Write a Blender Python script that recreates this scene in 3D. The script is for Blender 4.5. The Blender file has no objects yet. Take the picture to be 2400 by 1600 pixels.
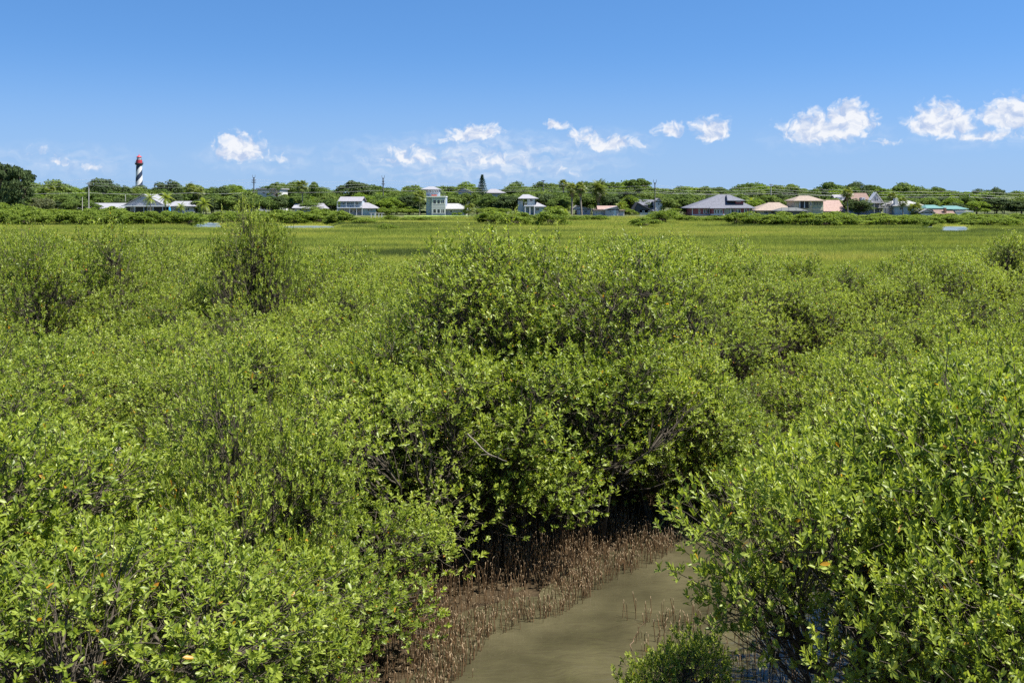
import bpy, math, random
import numpy as np
from mathutils import Vector, Matrix

# ------------------------------------------------------------------ camera
F = 2333.0            # focal length in photograph pixels (2400 wide)
HY = 470.0            # horizon row in the photograph
EYE = 6.0             # eye height above the creek water
sc = bpy.context.scene
COL = sc.collection
cam_d = bpy.data.cameras.new('camera')
cam = bpy.data.objects.new('camera', cam_d)
COL.objects.link(cam)
cam_d.sensor_width = 36.0
cam_d.lens = 36.0 * F / 2400.0
cam_d.shift_y = -(800.0 - HY) / 2400.0
cam_d.clip_start = 0.1
cam_d.clip_end = 20000.0
cam.location = (0, 0, EYE)
cam.rotation_euler = (math.radians(90), 0, 0)
sc.camera = cam

# ------------------------------------------------------------------ light
SUN_EL = math.radians(62)
SUN_AZ = math.radians(104)      # clockwise from the view direction (+Y) towards +X
world = bpy.data.worlds.new('World')
sc.world = world
world.use_nodes = True
sun_d = bpy.data.lights.new('sun', 'SUN')
sun_d.energy = 5.0
sun_d.angle = math.radians(0.53)
sun_d.color = (1.0, 0.955, 0.87)
sun = bpy.data.objects.new('sun', sun_d)
COL.objects.link(sun)
sdir = Vector((math.sin(SUN_AZ) * math.cos(SUN_EL), math.cos(SUN_AZ) * math.cos(SUN_EL), math.sin(SUN_EL)))
sun.rotation_euler = sdir.to_track_quat('Z', 'Y').to_euler()
sun.location = sdir * 200
sc.view_settings.view_transform = 'Standard'
sc.view_settings.look = 'None'
sc.view_settings.exposure = 1.3
sc.view_settings.gamma = 1.0
sc.view_settings.use_curve_mapping = False
sc.render.engine = 'CYCLES'
sc.cycles.max_bounces = 6
sc.cycles.diffuse_bounces = 2
sc.cycles.glossy_bounces = 2
sc.cycles.transmission_bounces = 3
sc.cycles.transparent_max_bounces = 4
sc.cycles.caustics_reflective = False
sc.cycles.caustics_refractive = False
sc.cycles.use_denoising = False
sc.cycles.sample_clamp_indirect = 4.0


def build_world():
    nt = world.node_tree
    nt.nodes.clear()
    N = nt.nodes.new
    L = nt.links.new
    sky = N('ShaderNodeTexSky')
    sky.sky_type = 'NISHITA'
    sky.sun_disc = False
    sky.sun_elevation = SUN_EL
    sky.sun_rotation = SUN_AZ
    sky.altitude = 0.0
    sky.air_density = 1.0
    sky.dust_density = 0.0
    sky.ozone_density = 3.0
    # the clear maritime air keeps the horizon blue: look the sky up a little above the true elevation
    g0 = N('ShaderNodeTexCoord')
    up0 = N('ShaderNodeVectorMath'); up0.operation = 'MULTIPLY_ADD'
    up0.inputs[1].default_value = (1, 1, 1.0); up0.inputs[2].default_value = (0, 0, 0.14)
    L(g0.outputs['Generated'], up0.inputs[0])
    nm0 = N('ShaderNodeVectorMath'); nm0.operation = 'NORMALIZE'; L(up0.outputs[0], nm0.inputs[0])
    L(nm0.outputs[0], sky.inputs[0])
    hs = N('ShaderNodeHueSaturation')
    hs.inputs['Saturation'].default_value = 1.25
    L(sky.outputs[0], hs.inputs['Color'])
    bg = N('ShaderNodeBackground')
    bg.inputs['Strength'].default_value = 0.070
    tn = N('ShaderNodeMix'); tn.data_type = 'RGBA'; tn.blend_type = 'MULTIPLY'; tn.inputs[0].default_value = 1.0
    tn.inputs[7].default_value = (0.95, 0.93, 0.99, 1); L(hs.outputs[0], tn.inputs[6])
    # pale sea haze thickening towards the horizon all round
    hz = N('ShaderNodeSeparateXYZ'); L(g0.outputs['Generated'], hz.inputs[0])
    hf = N('ShaderNodeMapRange'); hf.interpolation_type = 'SMOOTHERSTEP'
    hf.inputs[1].default_value = 0.17; hf.inputs[2].default_value = -0.04; hf.inputs[3].default_value = 0.0; hf.inputs[4].default_value = 0.95
    L(hz.outputs[2], hf.inputs[0])
    hm = N('ShaderNodeMix'); hm.data_type = 'RGBA'; hm.inputs[7].default_value = (2.15, 3.2, 4.75, 1)
    L(hf.outputs[0], hm.inputs[0]); L(tn.outputs[2], hm.inputs[6])
    L(hm.outputs[2], bg.inputs['Color'])

    # fair-weather cumulus low over the land, by compass direction and elevation
    g = bpy.data.node_groups.new('cloud_density', 'ShaderNodeTree')
    g.interface.new_socket('P', in_out='INPUT', socket_type='NodeSocketVector')
    g.interface.new_socket('D', in_out='OUTPUT', socket_type='NodeSocketFloat')
    g.interface.new_socket('Lit', in_out='OUTPUT', socket_type='NodeSocketFloat')
    gi = g.nodes.new('NodeGroupInput'); go = g.nodes.new('NodeGroupOutput')
    GN = g.nodes.new; GL = g.links.new

    def m(op, a, b=None, c=None):
        n = GN('ShaderNodeMath'); n.operation = op
        for i, v in enumerate((a, b, c)):
            if v is None: continue
            if isinstance(v, (int, float)): n.inputs[i].default_value = v
            else: GL(v, n.inputs[i])
        return n.outputs[0]

    def vm(op, a, b):
        n = GN('ShaderNodeVectorMath'); n.operation = op
        for i, v in enumerate((a, b)):
            if isinstance(v, tuple): n.inputs[i].default_value = v
            else: GL(v, n.inputs[i])
        return n
    wn = GN('ShaderNodeTexNoise'); wn.noise_dimensions = '2D'; wn.inputs['Scale'].default_value = 2.2; wn.inputs['Detail'].default_value = 4
    GL(gi.outputs[0], wn.inputs['Vector'])
    w1 = vm('SUBTRACT', wn.outputs['Color'], (0.5, 0.5, 0.5))
    w2 = vm('MULTIPLY', w1.outputs[0], (0.55, 0.32, 0.0))
    p = vm('ADD', gi.outputs[0], w2.outputs[0]).outputs[0]
    blobs = [(545, 356, 58, 44, .95), (640, 375, 45, 22, .4), (1100, 312, 70, 26, .9), (1142, 300, 38, 26, .9),
             (1040, 325, 50, 16, .5), (1310, 287, 27, 15, 1.0), (1375, 312, 42, 24, .7), (1440, 334, 85, 24, .8),
             (950, 366, 110, 28, .68), (1150, 370, 150, 30, .55), (1250, 400, 200, 24, .35), (1590, 302, 34, 25, .75),
             (1690, 310, 45, 36, .95), (1950, 310, 100, 46, .95), (2005, 288, 62, 42, 1.1), (2080, 335, 60, 12, .5),
             (2205, 298, 66, 44, 1.1), (2290, 325, 130, 18, .65), (2365, 290, 75, 46, 1.15), (2480, 300, 110, 48, 1.1),
             (140, 385, 34, 22, .55), (215, 396, 26, 14, .6), (100, 362, 40, 16, .35), (1322, 394, 26, 14, .55),
             (-60, 375, 60, 30, .8), (-300, 330, 100, 40, .9), (2800, 340, 120, 36, .9)]
    acc = None
    for (x, y, a, b, s) in blobs:
        d = vm('SUBTRACT', p, ((x - 1200) / 100, (HY - y) / 100, 0)).outputs[0]
        d = vm('MULTIPLY', d, (88 / a, 80 / b, 0)).outputs[0]
        sy = GN('ShaderNodeSeparateXYZ'); GL(d, sy.inputs[0])
        cy = GN('ShaderNodeCombineXYZ'); GL(sy.outputs[0], cy.inputs[0])
        GL(m('MAXIMUM', sy.outputs[1], m('MULTIPLY', sy.outputs[1], -2.1)), cy.inputs[1])     # flat cloud bases
        ln = GN('ShaderNodeVectorMath'); ln.operation = 'LENGTH'; GL(cy.outputs[0], ln.inputs[0])
        v = m('MULTIPLY', m('MAXIMUM', m('SUBTRACT', 1.35, ln.outputs['Value']), 0.0), s)
        acc = v if acc is None else m('MAXIMUM', acc, v)
    # the rest of the horizon carries the same scattered clouds
    sx = GN('ShaderNodeSeparateXYZ'); GL(gi.outputs[0], sx.inputs[0])
    an = GN('ShaderNodeTexNoise'); an.noise_dimensions = '2D'; an.inputs['Scale'].default_value = 0.55; an.inputs['Detail'].default_value = 1
    GL(vm('MULTIPLY', p, (1.0, 1.6, 0)).outputs[0], an.inputs['Vector'])
    side = GN('ShaderNodeMapRange'); side.inputs[1].default_value = 14.0; side.inputs[2].default_value = 17.0
    GL(m('ABSOLUTE', sx.outputs[0]), side.inputs[0])
    band = GN('ShaderNodeMapRange'); band.inputs[1].default_value = 3.2; band.inputs[2].default_value = 1.8
    GL(sx.outputs[1], band.inputs[0])
    rest = m('MULTIPLY', m('MULTIPLY', m('MULTIPLY', m('MAXIMUM', m('SUBTRACT', an.outputs[0], 0.52), 0.0), 6.0), side.outputs[0]), band.outputs[0])
    acc = m('MAXIMUM', acc, rest)
    fn = GN('ShaderNodeTexNoise'); fn.noise_dimensions = '2D'; fn.inputs['Scale'].default_value = 3.0; fn.inputs['Detail'].default_value = 7; fn.inputs['Roughness'].default_value = 0.55
    GL(vm('MULTIPLY', p, (1.0, 1.2, 1.0)).outputs[0], fn.inputs['Vector'])
    vo = GN('ShaderNodeTexVoronoi'); vo.voronoi_dimensions = '2D'; vo.feature = 'SMOOTH_F1'; vo.inputs['Scale'].default_value = 5.5; vo.inputs['Detail'].default_value = 1.5
    vo.inputs['Roughness'].default_value = 0.55; vo.inputs['Smoothness'].default_value = 0.35
    GL(p, vo.inputs['Vector'])
    t = m('ADD', m('ADD', m('MULTIPLY', acc, 1.85), m('MULTIPLY', m('SUBTRACT', fn.outputs[0], 0.60), 1.5)), m('MULTIPLY', m('SUBTRACT', 0.40, vo.outputs['Distance']), 0.75))
    f2 = GN('ShaderNodeTexNoise'); f2.noise_dimensions = '2D'; f2.inputs['Scale'].default_value = 3.0; f2.inputs['Detail'].default_value = 3; f2.inputs['Roughness'].default_value = 0.5
    GL(vm('MULTIPLY', vm('ADD', p, (0.12, 0.16, 0)).outputs[0], (1.0, 1.2, 1.0)).outputs[0], f2.inputs['Vector'])
    lt = GN('ShaderNodeMapRange'); lt.inputs[1].default_value = -0.22; lt.inputs[2].default_value = 0.12
    GL(m('SUBTRACT', fn.outputs[0], f2.outputs[0]), lt.inputs[0]); GL(lt.outputs[0], go.inputs[1])
    gate = GN('ShaderNodeMapRange'); gate.interpolation_type = 'SMOOTHSTEP'
    gate.inputs[1].default_value = 0.0; gate.inputs[2].default_value = 0.35; GL(acc, gate.inputs[0])
    dd = GN('ShaderNodeMapRange'); dd.interpolation_type = 'SMOOTHSTEP'
    dd.inputs[1].default_value = 0.0; dd.inputs[2].default_value = 1.25; GL(t, dd.inputs[0])
    veil = None
    for (x, y, a, b, s) in ((1120, 366, 430, 78, .95), (1450, 330, 150, 45, .4), (1960, 318, 190, 50, .35), (2300, 318, 220, 45, .4), (590, 368, 190, 48, .42), (150, 382, 230, 50, .4)):
        d = vm('MULTIPLY', vm('SUBTRACT', p, ((x - 1200) / 100, (HY - y) / 100, 0)).outputs[0], (100 / a, 100 / b, 0)).outputs[0]
        ln = GN('ShaderNodeVectorMath'); ln.operation = 'LENGTH'; GL(d, ln.inputs[0])
        v = m('MULTIPLY', m('MAXIMUM', m('SUBTRACT', 1.0, ln.outputs['Value']), 0.0), s)
        veil = v if veil is None else m('MAXIMUM', veil, v)
    vn = GN('ShaderNodeTexNoise'); vn.noise_dimensions = '2D'; vn.inputs['Scale'].default_value = 2.0; vn.inputs['Detail'].default_value = 6
    GL(vm('MULTIPLY', p, (1.0, 3.0, 1.0)).outputs[0], vn.inputs['Vector'])
    vr = GN('ShaderNodeMapRange'); vr.inputs[1].default_value = 0.25; vr.inputs[2].default_value = 0.70; GL(vn.outputs[0], vr.inputs[0])
    veil = m('MULTIPLY', veil, vr.outputs[0])
    GL(m('MAXIMUM', m('MULTIPLY', dd.outputs[0], gate.outputs[0]), veil), go.inputs[0])

    tc = N('ShaderNodeTexCoord')
    sep = N('ShaderNodeSeparateXYZ'); L(tc.outputs['Generated'], sep.inputs[0])

    def wm(op, a, b=None):
        n = N('ShaderNodeMath'); n.operation = op
        for i, v in enumerate((a, b)):
            if v is None: continue
            if isinstance(v, (int, float)): n.inputs[i].default_value = v
            else: L(v, n.inputs[i])
        return n.outputs[0]
    az = wm('MULTIPLY', wm('ARCTAN2', sep.outputs[0], sep.outputs[1]), F / 100 * 1.06)
    el = wm('MULTIPLY', wm('ARCSINE', sep.outputs[2]), F / 100 * 1.06)
    cb = N('ShaderNodeCombineXYZ'); L(az, cb.inputs[0]); L(el, cb.inputs[1])
    d0 = N('ShaderNodeGroup'); d0.node_tree = g; L(cb.outputs[0], d0.inputs[0])
    cm = N('ShaderNodeMix'); cm.data_type = 'RGBA'
    cm.inputs[6].default_value = (0.50, 0.60, 0.82, 1); cm.inputs[7].default_value = (0.93, 0.94, 0.97, 1)  # shaded and sunlit cloud tones, put into the colour
    L(d0.outputs[1], cm.inputs[0])
    cbg = N('ShaderNodeBackground'); L(cm.outputs[2], cbg.inputs['Color']); cbg.inputs['Strength'].default_value = 0.415
    up = N('ShaderNodeMapRange'); up.inputs[1].default_value = -0.2; up.inputs[2].default_value = 0.25; L(el, up.inputs[0])
    mx = N('ShaderNodeMixShader')
    L(wm('MULTIPLY', wm('MULTIPLY', d0.outputs[0], 0.92), up.outputs[0]), mx.inputs[0])
    L(bg.outputs[0], mx.inputs[1]); L(cbg.outputs[0], mx.inputs[2])
    out = N('ShaderNodeOutputWorld'); L(mx.outputs[0], out.inputs['Surface'])


build_world()

# ------------------------------------------------------------------ helpers


def WX(px, D): return (px - 1200.0) * D / F
def WZ(py, D): return EYE - (py - HY) * D / F


def tag(o, label=None, cat=None, group=None, kind=None):
    if label: o['label'] = label
    if cat: o['category'] = cat
    if group: o['group'] = group
    if kind: o['kind'] = kind
    return o


def link(name, data, parent=None, loc=None):
    for w_ in ('rear_', 'front_', 'right_', 'upper_', 'lower_', 'low_', 'side_', 'far_', 'top_'):      # names say the kind, not the place
        if name.startswith(w_): name = name[len(w_):]
    o = bpy.data.objects.new(name, data)
    COL.objects.link(o)
    if parent is not None: o.parent = parent
    if loc is not None: o.location = loc
    return o


def empty(name, loc=(0, 0, 0), rz=0.0):
    o = link(name, None, None, loc)
    o.empty_display_size = 0.5
    o.rotation_euler = (0, 0, rz)
    return o


def mesh(name, verts, tris=None, quads=None, mats=(), tri_mat=None, quad_mat=None, attrs=None, smooth=False):
    """A mesh from numpy arrays of vertices, triangles and quads."""
    me = bpy.data.meshes.new(name)
    verts = np.asarray(verts, np.float32).reshape(-1, 3)
    tris = np.zeros((0, 3), np.int32) if tris is None else np.asarray(tris, np.int32).reshape(-1, 3)
    quads = np.zeros((0, 4), np.int32) if quads is None else np.asarray(quads, np.int32).reshape(-1, 4)
    nt, nq = len(tris), len(quads)
    me.vertices.add(len(verts)); me.vertices.foreach_set('co', verts.ravel())
    me.loops.add(nt * 3 + nq * 4)
    me.loops.foreach_set('vertex_index', np.concatenate([tris.ravel(), quads.ravel()]))
    me.polygons.add(nt + nq)
    st = np.concatenate([np.arange(nt) * 3, nt * 3 + np.arange(nq) * 4]).astype(np.int32)
    me.polygons.foreach_set('loop_start', st)
    mi = np.zeros(nt + nq, np.int32)
    if tri_mat is not None: mi[:nt] = tri_mat
    if quad_mat is not None: mi[nt:] = quad_mat
    me.polygons.foreach_set('material_index', mi)
    me.polygons.foreach_set('use_smooth', np.full(nt + nq, bool(smooth)))
    for m_ in mats: me.materials.append(m_)
    for k, v in (attrs or {}).items():
        a = me.attributes.new(k, 'FLOAT', 'POINT')
        a.data.foreach_set('value', np.asarray(v, np.float32))
    me.update(calc_edges=True)
    me.validate()
    return me


def tubes(polys, sides=5, caps=False):
    """polys: list of (points n x 3, radii n). Returns verts, quads, tris."""
    V, Q = [], []
    base = 0
    ang = np.arange(sides) * 2 * np.pi / sides
    ca, sa = np.cos(ang), np.sin(ang)
    for pts, rad in polys:
        pts = np.asarray(pts, float); rad = np.asarray(rad, float)
        n = len(pts)
        tg = np.gradient(pts, axis=0)
        tg /= np.linalg.norm(tg, axis=1)[:, None] + 1e-9
        ref = np.where(np.abs(tg[:, 2:3]) > 0.9, np.array([[1., 0, 0]]), np.array([[0, 0, 1.]]))
        ref = np.repeat(ref[:1], n, 0) if n > 1 else ref
        u = np.cross(tg, ref); u /= np.linalg.norm(u, axis=1)[:, None] + 1e-9
        v = np.cross(tg, u)
        ring = pts[:, None, :] + rad[:, None, None] * (ca[None, :, None] * u[:, None, :] + sa[None, :, None] * v[:, None, :])
        V.append(ring.reshape(-1, 3))
        i = np.arange(n - 1)[:, None] * sides + base
        j = np.arange(sides)[None, :]
        k = (j + 1) % sides
        Q.append(np.stack([i + j, i + k, i + sides + k, i + sides + j], -1).reshape(-1, 4))
        base += n * sides
    if not V: return np.zeros((0, 3)), np.zeros((0, 4), int)
    return np.concatenate(V), np.concatenate(Q)


class MB:
    """Collects boxes, prisms and tubes into one mesh."""
    def __init__(s): s.v = []; s.t = []; s.q = []; s.n = 0

    def add(s, v, t=None, q=None):
        v = np.asarray(v, float).reshape(-1, 3)
        if t is not None and len(t): s.t.append(np.asarray(t) + s.n)
        if q is not None and len(q): s.q.append(np.asarray(q) + s.n)
        s.v.append(v); s.n += len(v); return s

    def box(s, x0, x1, y0, y1, z0, z1):
        v = [(x, y, z) for z in (z0, z1) for y in (y0, y1) for x in (x0, x1)]
        return s.add(v, q=[(0, 2, 3, 1), (4, 5, 7, 6), (0, 1, 5, 4), (1, 3, 7, 5), (3, 2, 6, 7), (2, 0, 4, 6)])

    def tube(s, pts, rad, sides=6):
        if np.isscalar(rad): rad = [rad] * len(pts)
        v, q = tubes([(pts, rad)], sides)
        s.add(v, q=q)
        return s

    def lathe(s, prof, sides=24):
        n = len(prof)
        a = np.arange(sides) * 2 * np.pi / sides
        v = np.array([[(r * np.cos(t), r * np.sin(t), z) for t in a] for r, z in prof]).reshape(-1, 3)
        q = [(i * sides + j, i * sides + (j + 1) % sides, (i + 1) * sides + (j + 1) % sides, (i + 1) * sides + j)
             for i in range(n - 1) for j in range(sides)]
        return s.add(v, q=q)

    def build(s, name, mat, parent=None, loc=None, smooth=False):
        me = mesh(name, np.concatenate(s.v), np.concatenate(s.t) if s.t else None, np.concatenate(s.q) if s.q else None, [mat], smooth=smooth)
        return link(name, me, parent, loc)


# ------------------------------------------------------------------ materials
def new_mat(name):
    m = bpy.data.materials.new(name); m.use_nodes = True
    nt = m.node_tree; nt.nodes.clear()
    return m, nt, nt.nodes.new, nt.links.new


def ramp(N, stops):
    r = N('ShaderNodeValToRGB')
    e = r.color_ramp.elements
    while len(e) < len(stops): e.new(0.5)
    for el, (p, c) in zip(e, stops):
        el.position = p; el.color = (*c, 1)
    return r


def paint(name, col, rough=0.6, var=0.12, scale=1.5, bump=0.0, spec=0.3, metal=0.0):
    m, nt, N, L = new_mat(name)
    b = N('ShaderNodeBsdfPrincipled'); o = N('ShaderNodeOutputMaterial'); L(b.outputs[0], o.inputs[0])
    tc = N('ShaderNodeTexCoord')
    n = N('ShaderNodeTexNoise'); n.inputs['Scale'].default_value = scale; n.inputs['Detail'].default_value = 6
    L(tc.outputs['Object'], n.inputs['Vector'])
    r = ramp(N, [(0.3, tuple(c * (1 - var) for c in col)), (0.7, tuple(min(1, c * (1 + var)) for c in col))])
    L(n.outputs[0], r.inputs[0]); L(r.outputs[0], b.inputs['Base Color'])
    b.inputs['Roughness'].default_value = rough
    b.inputs['Specular IOR Level'].default_value = spec
    b.inputs['Metallic'].default_value = metal
    if bump:
        bp = N('ShaderNodeBump'); bp.inputs['Strength'].default_value = bump
        L(n.outputs[0], bp.inputs['Height']); L(bp.outputs[0], b.inputs['Normal'])
    return m


def leaf_mat(name, stops, trans=0.42, tgain=(1.55, 1.55, 0.8), rough=0.42, spec=0.35, objvar=0.16, posvar=0.0):
    """Foliage: a leaf colour that varies from leaf to leaf and plant to plant, glossy above, letting light through."""
    m, nt, N, L = new_mat(name)
    at = N('ShaderNodeAttribute'); at.attribute_name = 'tint'
    oi = N('ShaderNodeObjectInfo')
    a = N('ShaderNodeMath'); a.operation = 'MULTIPLY_ADD'; a.inputs[1].default_value = objvar; a.inputs[2].default_value = -objvar / 2
    L(oi.outputs['Random'], a.inputs[0])
    s = N('ShaderNodeMath'); s.operation = 'ADD'; L(at.outputs['Fac'], s.inputs[0]); L(a.outputs[0], s.inputs[1])
    last = s.outputs[0]
    if posvar:
        ge = N('ShaderNodeNewGeometry')
        n = N('ShaderNodeTexNoise'); n.inputs['Scale'].default_value = 0.45; n.inputs['Detail'].default_value = 3
        L(ge.outputs['Position'], n.inputs['Vector'])
        q = N('ShaderNodeMath'); q.operation = 'MULTIPLY_ADD'; q.inputs[1].default_value = posvar; q.inputs[2].default_value = -posvar / 2
        L(n.outputs[0], q.inputs[0])
        s2 = N('ShaderNodeMath'); s2.operation = 'ADD'; L(last, s2.inputs[0]); L(q.outputs[0], s2.inputs[1]); last = s2.outputs[0]
    r = ramp(N, stops); L(last, r.inputs[0])
    b = N('ShaderNodeBsdfPrincipled')
    L(r.outputs[0], b.inputs['Base Color'])
    b.inputs['Roughness'].default_value = rough; b.inputs['Specular IOR Level'].default_value = spec
    t = N('ShaderNodeBsdfTranslucent')
    mu = N('ShaderNodeMix'); mu.data_type = 'RGBA'; mu.blend_type = 'MULTIPLY'; mu.inputs[0].default_value = 1
    mu.inputs[7].default_value = (*tgain, 1); L(r.outputs[0], mu.inputs[6]); L(mu.outputs[2], t.inputs['Color'])
    mx = N('ShaderNodeMixShader'); mx.inputs[0].default_value = trans
    L(b.outputs[0], mx.inputs[1]); L(t.outputs[0], mx.inputs[2])
    o = N('ShaderNodeOutputMaterial'); L(mx.outputs[0], o.inputs[0])
    return m


M = {}
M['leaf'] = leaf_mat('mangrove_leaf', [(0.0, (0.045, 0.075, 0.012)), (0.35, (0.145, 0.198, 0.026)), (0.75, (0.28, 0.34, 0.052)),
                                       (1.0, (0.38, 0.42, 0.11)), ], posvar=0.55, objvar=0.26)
M['leaf_old'] = leaf_mat('mangrove_leaf_yellow', [(0.0, (0.45, 0.16, 0.015)), (1.0, (0.42, 0.30, 0.03))])
M['leaf_far'] = leaf_mat('far_mangrove_leaf', [(0.0, (0.06, 0.10, 0.018)), (0.5, (0.13, 0.185, 0.03)), (1.0, (0.21, 0.26, 0.05))], posvar=0.25, rough=0.7, spec=0.12)
M['oak_leaf'] = leaf_mat('oak_leaf', [(0.0, (0.05, 0.085, 0.022)), (0.5, (0.10, 0.15, 0.034)), (1.0, (0.16, 0.205, 0.05))], trans=0.3, objvar=0.5, rough=0.7, spec=0.12)
M['dark_leaf'] = leaf_mat('dark_tree_leaf', [(0.0, (0.035, 0.058, 0.026)), (1.0, (0.085, 0.12, 0.042))], trans=0.25, objvar=0.3, rough=0.7, spec=0.12)
M['lime_leaf'] = leaf_mat('lime_tree_leaf', [(0.0, (0.08, 0.14, 0.02)), (1.0, (0.18, 0.24, 0.035))], objvar=0.3, rough=0.7, spec=0.12)
M['grey_leaf'] = leaf_mat('grey_shrub_leaf', [(0.0, (0.07, 0.085, 0.04)), (1.0, (0.15, 0.165, 0.085))], objvar=0.2, rough=0.7, spec=0.12)
M['pine_leaf'] = leaf_mat('pine_needle', [(0.0, (0.015, 0.045, 0.02)), (1.0, (0.035, 0.075, 0.03))], trans=0.15, objvar=0.1)
M['palm_leaf'] = leaf_mat('palm_frond_leaf', [(0.0, (0.07, 0.10, 0.025)), (0.6, (0.14, 0.17, 0.04)), (1.0, (0.20, 0.21, 0.06))], objvar=0.3)
M['queen_leaf'] = leaf_mat('bright_palm_leaf', [(0.0, (0.12, 0.17, 0.025)), (1.0, (0.25, 0.29, 0.04))], objvar=0.3)
M['dead_frond'] = paint('dead_frond', (0.22, 0.16, 0.09), 0.8, 0.2)
M['bark'] = paint('mangrove_bark', (0.07, 0.058, 0.042), 0.85, 0.45, 9.0, 0.4)
M['bark_far'] = paint('tree_bark', (0.13, 0.105, 0.08), 0.9, 0.3, 3.0)
M['palm_bark'] = paint('palm_bark', (0.21, 0.185, 0.155), 0.9, 0.3, 4.0)
M['dead_wood'] = paint('bleached_wood', (0.15, 0.13, 0.10), 0.8, 0.25, 12.0)
M['root'] = paint('aerial_root_bark', (0.115, 0.068, 0.03), 0.6, 0.45, 14.0, spec=0.5)
M['root_tip'] = paint('aerial_root_tip', (0.25, 0.185, 0.11), 0.6, 0.2, 10.0)

# ------------------------------------------------------------------ ground, creek, pools
CREEK = np.array([(0.6, -12, 3.2), (0.8, 4, 3.2), (1.1, 10.5, 3.25), (1.7, 12.6, 2.9), (2.9, 14.8, 2.2), (4.4, 17.3, 2.05),
                  (5.3, 20.5, 1.3), (5.4, 24.0, 1.2), (7.6, 27.6, 1.15), (11.0, 30.8, 1.3), (15, 34, 1.2), (22, 41, 1.2), (34, 60, 1.4)])


def smooth(t):
    t = np.clip(t, 0, 1); return t * t * (3 - 2 * t)


def creek_f(X, Y):
    """Distance to the creek's edge: negative in the water."""
    X = np.asarray(X, float); Y = np.asarray(Y, float)
    best = np.full(X.shape, 1e9)
    for (x0, y0, w0), (x1, y1, w1) in zip(CREEK[:-1], CREEK[1:]):
        dx, dy = x1 - x0, y1 - y0
        t = np.clip(((X - x0) * dx + (Y - y0) * dy) / (dx * dx + dy * dy), 0, 1)
        d = np.hypot(X - x0 - t * dx, Y - y0 - t * dy) - (w0 + t * (w1 - w0))
        best = np.minimum(best, d)
    return best + 0.16 * np.sin(X * 2.1 + Y * 1.3) + 0.1 * np.sin(X * 4.7 - Y * 3.9)


# tidal pools in the marsh: photograph columns and distances
POOLS = [(452, 520, 203, 272), (655, 785, 199, 237), (2205, 2272, 184, 231), (2160, 2192, 200, 236)]


def pool_f(X, Y):
    best = np.full(np.shape(X), 1e9)
    for (a, b, d0, d1) in POOLS:
        cy = (d0 + d1) / 2; ry = (d1 - d0) / 2
        cx = WX((a + b) / 2, cy); rx = (b - a) / 2 * cy / F
        sk = WX((a + b) / 2, 1.0)
        u = (X - cx - (Y - cy) * sk) / rx; v = (Y - cy) / ry
        best = np.minimum(best, (np.abs(u) ** 4 + np.abs(v) ** 4) ** 0.25 - 1)
    return best


def vnoise(X, Y, s, seed=0):
    return (np.sin(X * s + 1.7 * np.sin(Y * s * 0.83 + seed)) + np.sin(Y * s * 1.21 + 1.3 * np.sin(X * s * 1.13 + seed * 2.1)) +
            0.6 * np.sin((X + Y) * s * 2.3 + seed)) / 2.6


def ground_z(X, Y):
    X = np.asarray(X, float); Y = np.asarray(Y, float)
    f = creek_f(X, Y)
    z = np.where(f < 0, -0.55 * smooth(-f / 1.6), 0.13 * smooth(f / 2.6))
    z = z + np.where(f > 0.3, 0.035 * vnoise(X, Y, 1.9) * smooth((f - .3) / .5), 0)
    z = z + 1.15 * smooth((-3.0 - X) / 2.8) * smooth((26 - Y) / 6)
    p = pool_f(X, Y)
    z = np.where(p < 0, np.minimum(z, -0.25 * smooth(-p / 0.3)), z)
    z = z + 0.95 * smooth((Y - 284) / 26) + 2.0 * smooth((Y - 420) / 500)
    return z


def axis(parts):
    return np.unique(np.round(np.concatenate(parts), 3))


ys = axis([np.array([-400, -150, -60, -30, -15]), np.arange(-8, 46, 0.33), np.geomspace(46, 320, 90), np.geomspace(320, 9000, 40)])
xs = axis([np.arange(-14, 26, 0.36), np.geomspace(26, 190, 55), -np.geomspace(14, 190, 60), np.geomspace(190, 7000, 25), -np.geomspace(190, 7000, 25)])
GX, GY = np.meshgrid(xs, ys)
GZ = ground_z(GX, GY)
nx, ny = len(xs), len(ys)
ii = (np.arange(ny - 1)[:, None] * nx + np.arange(nx - 1)[None, :]).ravel()
gq = np.stack([ii, ii + 1, ii + nx + 1, ii + nx], -1)


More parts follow.
